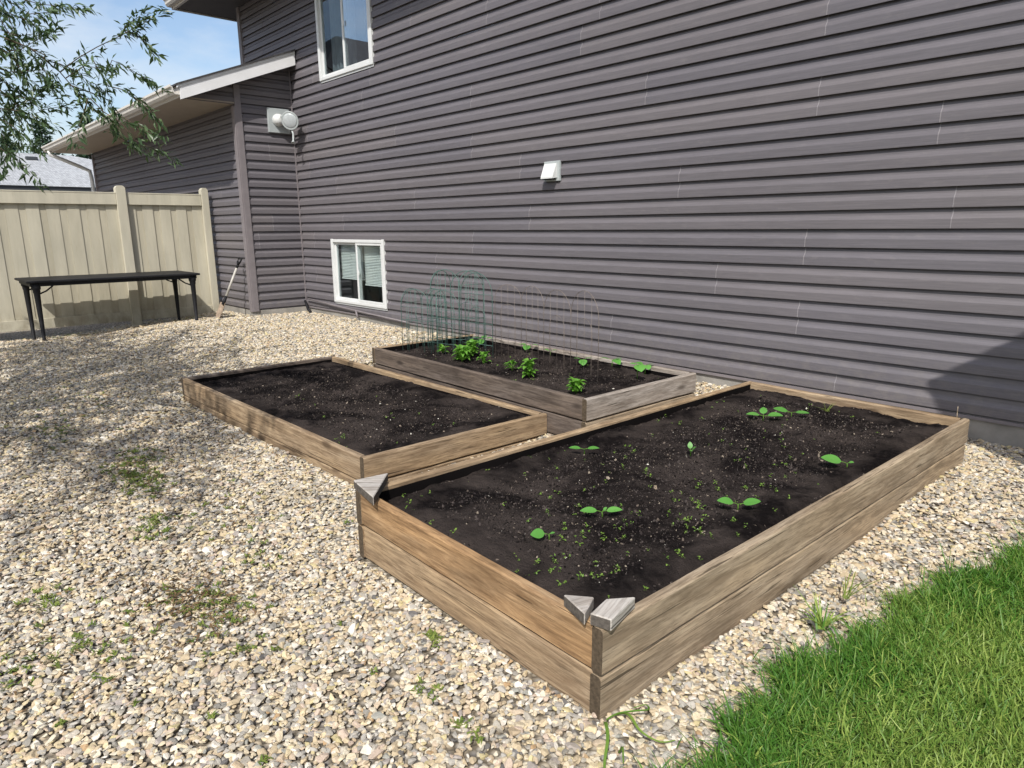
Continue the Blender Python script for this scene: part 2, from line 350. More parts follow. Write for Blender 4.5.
# ------------------------------------------------------------------ house
WY = 3.543; IX = -8.905; JY = 2.703; E_ = .1232; Z0 = 2.3995   # wall planes and siding courses measured from the photograph
house = empty('house', 'two storey house with mauve grey lap siding, white sliding windows and low garage wing', 'house', (-5,WY,0))
def hb(mb, name, mat, parent=None):
    p = parent or house
    o = mb.build(name, mat)
    o.parent = p; o.matrix_parent_inverse = Matrix.Translation(-wloc(p)); return o
def wloc(o):
    v = Vector(o.location)
    while o.parent: o = o.parent; v += o.matrix_basis.translation if False else Vector((0,0,0))
    return Vector((-5,WY,0)) if o is house else v
PROF = [(-.012,.0085),(0.018,0.0),(0.0185,.006),(0.0178,.030),(0.0172,.056),(0.0160,.060),(0.0030,.079),(0.0000,.086),(-.003,.110),(-.012,.1300)]
def siding(name, axis, base, a0, a1, zb, zt, holes=(), seams=None, sign=-1, clip=None):
    """lap siding along axis ('x': wall facing -y at y=base, 'y': wall facing +x at x=base); holes = (a0,a1,z0,z1)"""
    k0 = math.floor((zb-Z0)/E_)-1; pts = []
    k = k0
    while Z0+k*E_ < zt:
        for o_,dz in PROF: pts.append((o_, Z0+k*E_+dz, k))
        k += 1
    zc = sorted({z for h in holes for z in (h[2],h[3])}|{zb,zt})
    out = [pts[0]]
    for p,q in zip(pts, pts[1:]):
        for z in zc:
            if p[1] < z < q[1]-1e-6 and q[1]-p[1] > 1e-5:
                f = (z-p[1])/(q[1]-p[1]); out.append((p[0]+(q[0]-p[0])*f, z, p[2]))
        out.append(q)
    V=[];F=[];T=[]; lips = MB()
    rr = random.Random(name)
    tint = {}; sm = {}
    def getseams(pair):
        if pair not in sm:
            s0 = seams.get(pair, rr.uniform(0,3.66)) if seams is not None else rr.uniform(0,3.66)
            n0 = math.ceil((a0-s0)/3.66); sm[pair] = [s0+i*3.66 for i in range(n0, n0+12) if a0+.05 < s0+i*3.66 < a1-.05]
        return sm[pair]
    def P(a, o_, z):
        wv = .0016*mn.noise(Vector((a*1.3, z*2.1, 3.7))) + .0010*mn.noise(Vector((a*4, z*9, 1.2)))
        return (a, base-o_-wv, z) if axis=='x' else (base+o_+wv, a, z)
    for p,q in zip(out, out[1:]):
        zm = (p[1]+q[1])/2
        if zm < zb or zm > zt: continue
        pair = (p[2]+1)//2 if p[2] == q[2] else (q[2]+1)//2
        ints = [(a0,a1)]
        for h in holes:
            if h[2] < zm < h[3]:
                ints = [s for (u,v) in ints for s in ((u,min(v,h[0])),(max(u,h[1]),v)) if s[1]-s[0] > 1e-4]
        for u,v in ints:
            cuts = [u]+[c for c in getseams(pair) if u < c < v]+[v]
            for ci,(c,d) in enumerate(zip(cuts, cuts[1:])):
                key = (pair, round(d,3) if ci < len(cuts)-2 else 'e')
                tint.setdefault(key, rr.random())
                n = max(1, int((d-c)/.45)); ss = [c+(d-c)*i/n for i in range(n+1)]
                for s,e in zip(ss, ss[1:]):
                    i = len(V); V += [P(s,p[0],p[1]),P(e,p[0],p[1]),P(e,q[0],q[1]),P(s,q[0],q[1])]
                    F.append((i,i+1,i+2,i+3)); T.append(tint[key])
            for c in cuts[1:-1]:                # the panel ends overlap: a thin raised lip
                i = len(V); w = .0026; h = .0022
                for (s,o2) in ((c-w,0),(c-w,h),(c+w,h),(c+w,0)): V += [P(s,p[0]+o2,p[1]),P(s,q[0]+o2,q[1])]
                for j in (0,2,4): F.append((i+j,i+j+2,i+j+3,i+j+1)); T += [1.9]
    me = mesh_np(name, V, F, attr={'tint':T})
    if clip:
        bm = bmesh.new(); bm.from_mesh(me)
        bmesh.ops.bisect_plane(bm, geom=bm.verts[:]+bm.edges[:]+bm.faces[:], plane_co=clip[0], plane_no=clip[1], clear_outer=True)
        bm.to_mesh(me); bm.free()
    o = link(name, me, M['siding']); o.parent = house; o.matrix_parent_inverse = Matrix.Translation(-Vector(house.location))
    return o
LW = (-7.975,-6.632,.300,1.170); UW = (-7.985,-6.672,3.250,4.40)     # the two windows
VT = (-3.735,-3.545,1.735,1.915)
# pair index k//2 counts courses from Z0 (k=0 starts at Z0)
SEAM = {-1:-1.178,-2:-.429,-3:-2.247,-4:-.302,-5:-1.185,-6:-1.867,-7:-1.195,-8:-2.9, 0:-2.6,1:-1.168,2:.35,3:-3.1,4:-.9,5:-2.2}
o_ = Vector((0,0,0))
siding('siding','x',WY+.012,-10.52,6.0,.165,4.86,[LW,UW],{k:v+.0 for k,v in SEAM.items()})
siding('siding','y',IX-.012,JY+.01,WY+.0,.150,3.9,(),None,clip=((0,1.95,3.06),(0,-.39,1)))
siding('siding','y',IX-.012,1.985,JY+.01,2.99,3.9,(),None,clip=((0,1.95,3.06),(0,-.39,1)))
siding('siding','x',JY+.012,-17.12,IX-.0,.150,3.03)
# side walls that close the house
mb = MB(); mb.box((-10.53,WY+.02,-.3),(-10.50,11,4.86)); mb.box((5.97,WY+.02,-.3),(6,11,4.86)); mb.box((-10.5,10.97,-.3),(5.97,11,4.86)); mb.box((-17.1,JY+.02,-.3),(-17.07,11,3.0)); hb(mb,'side_wall',M['trim'])
# foundation
mb = MB(); mb.box((-8.95,WY+.010,-.3),(6.0,WY+.10,.172)); mb.box((-8.99,JY+.004,-.3),(-8.909,WY+.09,.158)); mb.box((-17.1,JY+.009,-.3),(-8.94,JY+.1,.158)); hb(mb,'foundation',M['concrete'])
mb = MB(); mb.box((-8.89,WY-.010,.150),(6.0,WY+.008,.170)); hb(mb,'starter_strip',M['trim'])
# corner posts
mb = MB(); mb.box((IX-.085,JY-.020,.14),(IX+.012,JY+.008,2.965),.004); mb.box((IX-.008,JY-.0,.143),(IX+.018,JY+.085,3.25),.004); hb(mb,'corner_trim',M['trim'])
mb = MB(); mb.box((-10.55,WY-.022,.14),(-10.45,WY+.10,4.80),.004); hb(mb,'corner_trim',M['trim'])
mb = MB(); mb.box((IX+.0,WY-.020,.14),(IX+.012,WY+.0,3.60),.002); hb(mb,'inside_corner_trim',M['trim'])
mb = MB(); mb.box((-17.16,JY-.022,.14),(-17.06,JY+.1,2.96),.004); hb(mb,'corner_trim',M['trim'])

# windows
def window(rect, up):
    x0,x1,z0,z1 = rect; w = .038; d0 = WY-.022; d1 = WY+.075; pj = .0
    mb = MB()
    mb.box((x0-.014,d0,z0-.004),(x0+w,d1,z1+.008),.006); mb.box((x1-w,d0,z0-.0035),(x1+.014,d1,z1+.0085),.006)
    mb.box((x0+w+.0005,d0+.001,z0-.002),(x1-w-.0005,d1-.001,z0+w),.006); mb.box((x0+w+.0005,d0+.001,z1-w),(x1-w-.0005,d1-.001,z1+.003),.006)
    mb.box((x0-.012,d0+.018,z0-.028),(x1+.012,WY-.001,z0-.0045),.003)      # J-channel sill
    win = hb(mb,'window',M['white'])
    def kid(mb, name, mat): o = mb.build(name, mat); o.parent = win; o.matrix_parent_inverse = win.matrix_parent_inverse.copy() if False else Matrix(); return o
    xm = (x0+x1)/2; s = .032
    # sliding sash (right one sits in front)
    for (a,b,yy,nm) in ((x0+w+.001,xm+.02,WY+.014,'sash'),(xm-.02,x1-w-.001,WY-.014,'sash')):
        mb = MB(); y2 = yy+.026
        mb.box((a,yy,z0+w+.001),(a+s,y2,z1-w-.001),.004); mb.box((b-s,yy,z0+w+.001),(b,y2,z1-w-.001),.004)
        mb.box((a+s+.0005,yy+.001,z0+w+.0015),(b-s-.0005,y2-.001,z0+w+s),.004); mb.box((a+s+.0005,yy+.001,z1-w-s),(b-s-.0005,y2-.001,z1-w-.0015),.004)
        kid(mb,nm,M['white'])
        mb = MB(); mb.box((a+s-.003,yy+.010,z0+w+s-.003),(b-s+.003,yy+.014,z1-w-s+.003)); kid(mb,'pane',M['glass_up' if up and a > xm-.1 else 'glass'])
    mb = MB(); mb.box((xm+.03,WY-.020,(z0+z1)/2-.03),(xm+.05,WY-.013,(z0+z1)/2+.03),.003); kid(mb,'latch',M['white'])
    # recess behind the glass
    r = .9
    mb = MB()
    mb.box((x0-.3,WY+r,z0-.35),(x1+.3,WY+r+.02,z1+.1)); mb.box((x0-.32,WY+.1,z0-.35),(x0-.3,WY+r,z1+.1)); mb.box((x1+.3,WY+.1,z0-.35),(x1+.32,WY+r,z1+.1))
    mb.box((x0-.3,WY+.1,z0-.37),(x1+.3,WY+r,z0-.35)); mb.box((x0-.3,WY+.1,z1+.1),(x1+.3,WY+r,z1+.12))
    kid(mb,'room_recess',M['room' if not up else 'dark'])
    if not up:
        for (a,b,lo) in ((x0+w+.03,xm-.025,.40),(xm+.025,x1-w-.03,.34)):
            mb = MB(); z = z1-w-.03
            while z > z0+(z1-z0)*lo:
                mb.prism([(WY+.085,z-.010),(WY+.107,z+.007),(WY+.106,z+.009),(WY+.084,z-.008)],'x',a,b); z -= .021
            mb.box((a,WY+.080,z-.014),(b,WY+.112,z+.002)); kid(mb,'blind',M['blind'])
    else:
        n = 40; a,b = x0+w+.02, xm+.02
        V=[];F=[]
        for i in range(n+1):
            x = a+(b-a)*i/n; y = WY+.15+.022*math.sin(i*1.1)+.01*math.sin(i*2.7)
            V += [(x,y,z0+.02),(x,y,z1-.03)]
            if i: k=2*i; F.append((k-2,k,k+1,k-1))
        o = link('curtain', mesh_np('curtain', V, F, True), M['curtain']); o.parent = win
    return win
w1 = window(LW, False); w2 = window(UW, True)
w1['label'] = 'lower window with half raised blinds'; w2['label'] = 'upper window reflecting the sky'

# dryer vent hood
mb = MB(); mb.box((VT[0]-.004,WY-.024,VT[2]),(VT[1]+.006,WY+.004,VT[3]),.004); dv = hb(mb,'dryer_vent',M['metal'])
mb = MB(); x0,x1 = VT[0]+.012, VT[1]-.022
mb.prism([(WY-.024,VT[3]-.022),(WY-.036,VT[3]-.024),(WY-.084,VT[2]+.036),(WY-.084,VT[2]+.022),(WY-.080,VT[2]+.022),(WY-.024,VT[2]+.03)],'x',x0,x1)
o = mb.build('hood',M['white']); o.parent = dv
mb = MB(); mb.box((x0+.01,WY-.07,VT[2]+.014),(x1-.01,WY-.03,VT[2]+.022)); o = mb.build('flap',M['dark']); o.parent = dv

# flood light on the garage return
lx = IX+.016
mb = MB(); mb.box((IX-.002,3.15,2.66),(lx+.022,3.47,2.99),.006); fl = hb(mb,'floodlight',M['metal'])
fl['label'] = 'white floodlight with a motion sensor on the garage return wall'
def kidf(mb, name, mat): o = mb.build(name, mat); o.parent = fl; return o
Mx = Matrix.Translation((lx+.022,3.29,2.83)) @ Matrix.Rotation(R_(90),4,'Y')
kidf(MB().lathe([(.082,0),(.086,.016),(.080,.06),(.058,.10),(.025,.115)], Mx), 'round_base', M['white'])
mb = MB(); mb.tube([(lx+.09,3.29,2.85),(lx+.18,3.31,2.88),(lx+.29,3.34,2.86)],[.022,.018,.020]); mb.tube([(lx+.09,3.30,2.80),(lx+.18,3.34,2.77),(lx+.29,3.35,2.76)],[.018,.014,.02]); kidf(mb,'arm',M['metal'])
hd = Vector((.62,-.66,-.28)).normalized(); Mh = Matrix.Translation((lx+.33,3.34,2.80)) @ hd.to_track_quat('Z','Y').to_matrix().to_4x4()
head = kidf(MB().lathe([(.035,-.15),(.055,-.14),(.066,-.06),(.118,.02),(.126,.035),(.120,.042),(.110,.036)], Mh), 'lamp_head', M['metal'])
kidf(MB().lathe([(.108,.032),(.085,.042),(.04,.048),(.002,.049)], Mh), 'lamp_glass', M['lampglass'])
mb = MB(); mb.tube([(lx+.31,3.35,2.69),(lx+.33,3.36,2.62),(lx+.34,3.35,2.53),(lx+.35,3.34,2.50)],[.014,.012,.012,.03]); kidf(mb,'motion_sensor',M['metal'])

# garage eave, rake and roof (slope .39 rising to the wall)
SL = .39; EY = 1.955
def rz(y): return 3.13+SL*(y-EY)
mb = MB(); mb.box((-17.55,EY+.02,3.000),(-8.905,JY+.015,3.018)); hb(mb,'soffit',M['soffit'])
mb = MB(); mb.box((-17.56,EY-.012,2.985),(-8.706,EY+.012,3.115)); hb(mb,'fascia',M['fascia'])
gp = [(EY-.012,3.112),(EY-.012,3.0),(EY-.075,3.0),(EY-.10,3.03),(EY-.108,3.075),(EY-.128,3.085),(EY-.128,3.112),(EY-.120,3.112),(EY-.118,3.094),(EY-.098,3.086),(EY-.09,3.045),(EY-.07,3.012),(EY-.02,3.012),(EY-.02,3.112)]
mb = MB(); mb.prism([(y-.0005,z) for y,z in gp],'x',-17.60,-8.708); hb(mb,'gutter',M['gutter'])
# rake: board, sloped soffit, shingles
def para(mb, x0, x1, ya, yb, dz0, dz1): return mb.prism([(ya,rz(ya)+dz0),(yb,rz(yb)+dz0),(yb,rz(yb)+dz1),(ya,rz(ya)+dz1)],'x',x0,x1)
mb = MB(); para(mb,-8.702,-8.676,EY-.02,WY-.016,-.180,-.012); hb(mb,'rake_board',M['fascia'])
mb = MB(); para(mb,-8.708,-8.668,EY-.05,WY-.016,-.030,.000); hb(mb,'rake_trim',M['fascia'])
mb = MB(); para(mb,-8.885,-8.703,EY+.03,WY-.017,-.165,-.150); hb(mb,'rake_soffit',M['soffit'])
mb = MB(); para(mb,-17.62,-10.56,EY-.06,7.2,.001,.022); para(mb,-10.56,-8.652,EY-.06,WY-.018,.001,.022); hb(mb,'garage_roof',M['shingle'])
# downspout at the far garage corner
mb = MB(); mb.tube([(-17.2,EY-.06,3.0),(-17.2,EY-.05,2.93),(-17.2,2.45,2.70),(-17.2,2.62,2.62),(-17.2,2.64,2.45),(-17.2,2.64,.15)], .042, 6); hb(mb,'downspout',M['white'])
# main eave above the picture's top left: soffit, fascia, gutter, roof
OX = -11.2; OY = 2.80
mb = MB(); mb.box((OX+.02,OY+.02,4.690),(6.4,WY+.02,4.708)); mb.box((OX+.02,WY+.02,4.691),(-10.535,10.9,4.707)); hb(mb,'soffit',M['shadedsoffit'])
mb = MB(); mb.box((OX,OY-.02,4.672),(6.4,OY+.018,4.80)); mb.box((OX-.02,OY-.02,4.674),(OX+.018,11,4.80)); hb(mb,'fascia',M['gutter'])
mb = MB(); mb.prism([(y-EY+OY-.0095,z+1.70) for y,z in gp],'x',OX-.02,6.4); hb(mb,'gutter',M['gutter'])
mb = MB(); mb.prism([(OY-.07,4.81),(7.2,6.5),(11.6,4.81),(11.6,4.83),(7.2,6.53),(OY-.07,4.835)],'x',OX-.04,6.5); hb(mb,'roof',M['shingle'])
# low conduit, pipe and hose along the base
mb = MB(); mb.tube([(-8.85,3.49,.25),(-8.78,3.48,.19),(-8.70,3.46,.13),(-8.60,3.45,.095)],[.018,.022,.022,.018]); o = hb(mb,'drain_elbow',M['black'])
mb = MB(); mb.tube([(-8.80,WY-.045,.29),(-8.0,WY-.040,.245),(-7.0,WY-.042,.205),(-6.1,WY-.04,.175)],.011); mb.tube([(-7.35,WY-.04,.225),(-7.33,WY-.05,.18),(-7.3,WY-.05,.13)],.014); hb(mb,'conduit',M['trim'])
TWIGS = [[(-3.695, -0.829, 2.437), (-3.634, -0.607, 2.318), (-3.565, -0.493, 2.265), (-3.504, -0.383, 2.152), (-3.448, -0.307, 2.023), (-3.385, -0.254, 1.949)], [(-3.437, -0.396, 2.14), (-3.376, -0.316, 2.209), (-3.314, -0.234, 2.264), (-3.248, -0.144, 2.315), (-3.18, -0.059, 2.369), (-3.127, -0.012, 2.395)], [(-3.341, -0.258, 2.212), (-3.326, -0.218, 2.106), (-3.272, -0.181, 2.201), (-3.236, -0.117, 2.165), (-3.197, -0.036, 2.11)], [(-3.388, -0.382, 2.105), (-3.286, -0.313, 2.156), (-3.199, -0.26, 2.14)], [(-3.439, -0.358, 2.081), (-3.393, -0.278, 2.049), (-3.347, -0.206, 2.01), (-3.321, -0.201, 1.946)], [(-3.382, -0.284, 2.016), (-3.33, -0.238, 1.944), (-3.271, -0.181, 1.892), (-3.218, -0.132, 1.798), (-3.144, -0.034, 1.737)], [(-3.369, -0.189, 1.953), (-3.295, -0.152, 1.917), (-3.219, -0.099, 1.863), (-3.143, -0.064, 1.827)], [(-3.384, -0.293, 2.016), (-3.352, -0.328, 1.938), (-3.322, -0.374, 1.841)], [(-3.655, -0.734, 2.561), (-3.541, -0.55, 2.498), (-3.429, -0.443, 2.456), (-3.302, -0.31, 2.435)], [(-3.769, -0.77, 2.535), (-3.662, -0.584, 2.452), (-3.557, -0.509, 2.406), (-3.457, -0.461, 2.355)], [(-3.804, -0.788, 2.397), (-3.703, -0.643, 2.306), (-3.608, -0.561, 2.204), (-3.521, -0.543, 2.105)], [(-3.814, -0.794, 2.351), (-3.709, -0.607, 2.254), (-3.594, -0.534, 2.254), (-3.452, -0.412, 2.334)], [(-3.736, -0.74, 2.2), (-3.656, -0.584, 2.149), (-3.567, -0.471, 2.16), (-3.506, -0.437, 2.081)], [(-3.857, -0.785, 2.115), (-3.773, -0.629, 2.046), (-3.684, -0.531, 2.029), (-3.608, -0.473, 1.964), (-3.512, -0.385, 1.982)], [(-3.866, -0.791, 2.065), (-3.759, -0.641, 1.976), (-3.647, -0.547, 1.952), (-3.541, -0.479, 1.895)], [(-3.775, -0.808, 2.001), (-3.734, -0.651, 1.921), (-3.698, -0.596, 1.871), (-3.664, -0.542, 1.799)], [(-3.797, -0.793, 1.804), (-3.72, -0.675, 1.764), (-3.651, -0.629, 1.71), (-3.583, -0.578, 1.625)], [(-3.988, -0.882, 1.97), (-3.904, -0.655, 1.919), (-3.815, -0.569, 1.99), (-3.718, -0.453, 2.058)], [(-4.02, -0.782, 2.343), (-3.964, -0.592, 2.154), (-3.895, -0.517, 2.09), (-3.816, -0.456, 2.097)], [(-3.923, -0.732, 2.722), (-3.874, -0.546, 2.554), (-3.83, -0.515, 2.43), (-3.791, -0.529, 2.3)], [(-4.035, -0.831, 2.287), (-3.961, -0.631, 2.201), (-3.897, -0.559, 2.117), (-3.849, -0.589, 2.013)], [(-3.93, -0.695, 2.683), (-3.836, -0.507, 2.543), (-3.737, -0.439, 2.475), (-3.618, -0.357, 2.474)], [(-3.987, -0.803, 1.925), (-3.905, -0.637, 1.889), (-3.848, -0.624, 1.767), (-3.793, -0.661, 1.676)], [(-3.536, -0.498, 2.259), (-3.482, -0.444, 2.224), (-3.449, -0.48, 2.16), (-3.401, -0.443, 2.099)], [(-3.535, -0.438, 2.209), (-3.477, -0.383, 2.188), (-3.421, -0.333, 2.156), (-3.367, -0.269, 2.086)], [(-3.895, -0.775, 2.442), (-3.816, -0.597, 2.394), (-3.742, -0.509, 2.354), (-3.662, -0.448, 2.359)], [(-3.942, -0.804, 2.225), (-3.875, -0.644, 2.114), (-3.808, -0.564, 2.032), (-3.752, -0.549, 1.933)], [(-3.95, -0.744, 2.63), (-3.86, -0.575, 2.486), (-3.781, -0.532, 2.348), (-3.698, -0.522, 2.244)], [(-4.067, -0.816, 2.09), (-3.989, -0.635, 2.026), (-3.922, -0.57, 1.95), (-3.867, -0.573, 1.847)], [(-3.482, -0.231, 1.963), (-3.44, -0.177, 1.921), (-3.413, -0.164, 1.835), (-3.367, -0.1, 1.782)], [(-3.398, -0.185, 2.091), (-3.35, -0.12, 2.071), (-3.309, -0.067, 2.02), (-3.272, -0.023, 1.958)], [(-3.286, -0.134, 2.324), (-3.21, -0.098, 2.378), (-3.137, -0.056, 2.409)], [(-3.271, -0.101, 2.351), (-3.208, -0.056, 2.336), (-3.162, -0.035, 2.282)]]
# ------------------------------------------------------------------ raised beds
T = .038; BH = .140
def board(name, mat, L, parent, loc, rz, seed=0, H=BH, bow=.003, label=None):
    n = max(8, int(L/.07)); r = .007
    sec = [(-T/2+r,-H/2),(T/2-r,-H/2),(T/2,-H/2+r),(T/2,-H/6),(T/2,H/6),(T/2,H/2-r),(T/2-r,H/2),(-T/2+r,H/2),(-T/2,H/2-r),(-T/2,H/6),(-T/2,-H/6),(-T/2,-H/2+r)]
    V=[]; F=[]; k=len(sec); b1 = random.uniform(-1,1); b2 = random.uniform(-1,1)
    for i in range(n+1):
        x = -L/2+L*i/n; q = 1-(2*x/L)**2
        for (y,z) in sec:
            d = Vector((x*2.2, y*30+seed*5.1, z*16)); w = mn.noise(d)*.0013
            wz = mn.noise(Vector((x*3.1, seed*3.3+ (1 if z>0 else -1)*7, .5)))*.0022 + mn.noise(Vector((x*14, seed*3.3+(1 if z>0 else -1)*3, .5)))*.0010
            V.append((x, y+w+bow*b1*q, z+wz*(1 if abs(z)>H/3 else .3)+bow*b2*q*.5))
        if i:
            for j in range(k):
                a=(i-1)*k+j; b=(i-1)*k+(j+1)%k; F.append((a,b,b+k,a+k))
    me = bpy.data.meshes.new(name); me.from_pydata(V,[],F+[tuple(range(k))[::-1],tuple(n*k+j for j in range(k))]); me.update()
    bm = bmesh.new(); bm.from_mesh(me); bmesh.ops.recalc_face_normals(bm, faces=bm.faces); bm.to_mesh(me); bm.free()
    o = link(name, me, M[mat], parent, loc, rz)
    if label: o['label'] = label
    return o
def soil_h(x, y, seed):
    p = Vector((x*2.3+seed*10, y*2.3, 0)); q = Vector((x*7+seed, y*7, 2)); r = Vector((x*24, y*24+seed, 5))
    return (.026 if seed != 4.1 else .010)*mn.noise(p)+(.014 if seed != 4.1 else .009)*mn.noise(q)+.009*mn.noise(r)+.005*mn.noise(r*2.1)
BED = {}
def bed(key, label, ox, oy, W_, L_, ra, zt, soil_z, mats, rows=2):
    b = empty('raised_bed', label, 'raised garden bed', (ox,oy,0), ra, 'wooden raised garden beds')
    for r in range(rows):
        z = zt-BH/2-r*(BH+.007); j = .004*r*(1 if key!='C' else 1.5)
        f,rt_,bk,lf = mats[r]
        o1 = board('board', f, W_-2*T-.003, b, (-W_/2, T/2+.002+j, z+random.uniform(-.001,.001)), 0, random.random()*20)
        o2 = board('board', rt_, L_, b, (-T/2-j, L_/2, z), R_(90), random.random()*20)
        o3 = board('board', bk, W_-2*T-.003, b, (-W_/2, L_-T/2-.002-j, z), R_(180), random.random()*20)
        o4 = board('board', lf, L_, b, (-W_+T/2+j, L_/2, z), R_(270), random.random()*20)
        if key == 'B':            # the far right corner has settled
            o2.rotation_euler.y = .022/L_; o2.location.z -= .011; o3.rotation_euler.y = -.022/W_; o3.location.z -= .011
        if key == 'A':            # the near left corner stands a little proud
            o4.rotation_euler.y = -.010/L_; o4.location.z += .005; o1.rotation_euler.y = .010/W_; o1.location.z += .005
    ln = MB(); zl = zt-(.011 if key != 'B' else .024); zs_ = soil_z-.05
    ln.box((-W_+T+.002,T+.012,zs_),(-W_+T+.005,L_-T-.012,zl)); ln.box((-W_+T+.012,T+.003,zs_),(-T-.012,T+.006,zl-.004))
    if key != 'A': ln.box((-W_+T+.012,L_-T-.006,zs_),(-T-.012,L_-T-.003,zl-.02))
    ln.build('liner', M['liner'], b)
    nx, ny = int((W_-2*T)/.016), int((L_-2*T)/.016)
    xx = np.linspace(-W_+T+.001,-T-.001,nx); yy = np.linspace(T+.001,L_-T-.001,ny); V=[]
    sd = dict(A=1.3,B=4.1,C=7.7)[key]
    for x in xx:
        for y in yy:
            e = min(x+W_-T, -T-x, y-T, L_-T-y)
            V.append((x,y,soil_z+soil_h(x,y,sd)+.002*math.exp(-e/.03)+.010*math.exp(-((e-.10)/.06)**2)))
    so_ = link('soil', mesh_np('soil', V, grid_faces(nx,ny), True), M['soil'], b)
    BED[key] = dict(o=b, W=W_, L=L_, z=soil_z, sd=sd, M=Matrix.Translation((ox,oy,0))@Matrix.Rotation(ra,4,'Z'))
    return b
def on_soil(key, x, y):
    """world point on the soil of a bed"""
    B = BED[key]; p = B['M'].inverted() @ Vector((x,y,0)); return Vector((x,y,B['z']+soil_h(p.x,p.y,B['sd'])))
A = bed('A','largest raised bed of warm cedar boards, nearest, with loose blocks on its corners', 0,0,1.333,3.035,-.0185,.270,.222, [('w_warm','w_pale','w_mid','w_mid'),('w_mid','w_pale','w_mid','w_mid')])
B = bed('B','long low raised bed of tan boards with nearly bare dark soil', -1.951,.42,2.759,1.354,.0107,.169,.118, [('w_mid','w_mid','w_mid','w_old'),('w_mid','w_mid','w_mid','w_mid')])
Cb = bed('C','weathered grey raised bed against the house wall with wire hoops and salad plants', -1.616,1.762,2.555,1.132,-.0248,.304,.254, [('w_old','w_grey','w_grey','w_mid'),('w_old','w_pale','w_grey','w_old')])
def block(poly, zb, h):
    mb = MB(); mb.prism(poly,'z',zb,zb+h); bmesh.ops.bevel(mb.bm, geom=mb.bm.edges[:], offset=.003, segments=1, affect='EDGES')
    return mb
ztop = .2725
for (poly,h,nm),phi in zip((([(-1.352,.004),(-1.135,-.030),(-1.331,.155)],.037,'corner_block'),([(-.155,.008),(-.088,.062),(-.046,-.022)],.037,'corner_block'),([(-.040,-.008),(-.060,.080),(-.012,.150),(.020,.010)],.036,'corner_block')),(R_(47),R_(-105),R_(-73))):
    cx = sum(p[0] for p in poly)/len(poly); cy = sum(p[1] for p in poly)/len(poly)
    if sum(poly[i-1][0]*poly[i][1]-poly[i][0]*poly[i-1][1] for i in range(len(poly)))<0: poly = poly[::-1]
    block([((x-cx)*math.cos(phi)+(y-cy)*math.sin(phi),-(x-cx)*math.sin(phi)+(y-cy)*math.cos(phi)) for x,y in poly], 0, h).build(nm, M['w_cap'], A, (cx,cy,ztop+(.009 if cx < -1 else .001)), phi)

# ------------------------------------------------------------------ scattered stones (geometry nodes)
def pebble(name, sub, seed, mat, angular=.35, flat=.7):
    bm = bmesh.new(); bmesh.ops.create_icosphere(bm, subdivisions=sub, radius=.5)
    rr = random.Random(seed); pl = [(Vector((rr.gauss(0,1),rr.gauss(0,1),rr.gauss(0,1))).normalized(), rr.uniform(.25,.42)) for _ in range(11)]
    for v in bm.verts:
        v.co *= 1+.25*mn.noise(v.co*2.2+Vector((seed*7,0,0)))
        for nrm,d in pl:
            t = v.co.dot(nrm)
            if t > d: v.co -= nrm*(t-d)*min(1,angular+.68)
        v.co.z *= flat
    for f in bm.faces: f.smooth = sub > 3
    me = bpy.data.meshes.new(name); bm.to_mesh(me); bm.free(); me.materials.append(mat)
    return bpy.data.objects.new(name, me)
def proto_collection(name, objs):
    c = bpy.data.collections.new(name)
    for o in objs: c.objects.link(o)
    return c
def scatter(name, pts, rots, scl, idx, coll, parent=None):
    me = bpy.data.meshes.new(name); n = len(pts)
    me.vertices.add(n); me.vertices.foreach_set('co', np.asarray(pts,np.float32).ravel())
    a = me.attributes.new('rot','FLOAT_VECTOR','POINT'); a.data.foreach_set('vector', np.asarray(rots,np.float32).ravel())
    a = me.attributes.new('scl','FLOAT_VECTOR','POINT'); a.data.foreach_set('vector', np.asarray(scl,np.float32).ravel())
    a = me.attributes.new('idx','INT','POINT'); a.data.foreach_set('value', np.asarray(idx,np.int32))
    me.update(); o = link(name, me, None, parent)
    ng = bpy.data.node_groups.new(name+'_nodes','GeometryNodeTree')
    ng.interface.new_socket('Geometry',in_out='INPUT',socket_type='NodeSocketGeometry'); ng.interface.new_socket('Geometry',in_out='OUTPUT',socket_type='NodeSocketGeometry')
    N = ng.nodes; gi = N.new('NodeGroupInput'); go = N.new('NodeGroupOutput'); ip = N.new('GeometryNodeInstanceOnPoints'); ci = N.new('GeometryNodeCollectionInfo')
    ci.inputs['Collection'].default_value = coll; ci.inputs['Separate Children'].default_value = True; ci.inputs['Reset Children'].default_value = True
    def at(nm, ty):
        x = N.new('GeometryNodeInputNamedAttribute'); x.data_type = ty; x.inputs['Name'].default_value = nm; return x.outputs['Attribute']
    e = N.new('FunctionNodeEulerToRotation'); L = ng.links.new
    L(gi.outputs[0], ip.inputs['Points']); L(ci.outputs[0], ip.inputs['Instance']); ip.inputs['Pick Instance'].default_value = True
    L(at('idx','INT'), ip.inputs['Instance Index']); L(at('rot','FLOAT_VECTOR'), e.inputs[0]); L(e.outputs[0], ip.inputs['Rotation']); L(at('scl','FLOAT_VECTOR'), ip.inputs['Scale'])
    L(ip.outputs[0], go.inputs[0]); md = o.modifiers.new('scatter','NODES'); md.node_group = ng
    return o
peb = proto_collection('pebble_shapes', [pebble('pebble_shape_%02d'%i, 3, i+1, M['pebble'], .3+.05*(i%5), .55+.05*(i%6)) for i in range(14)])
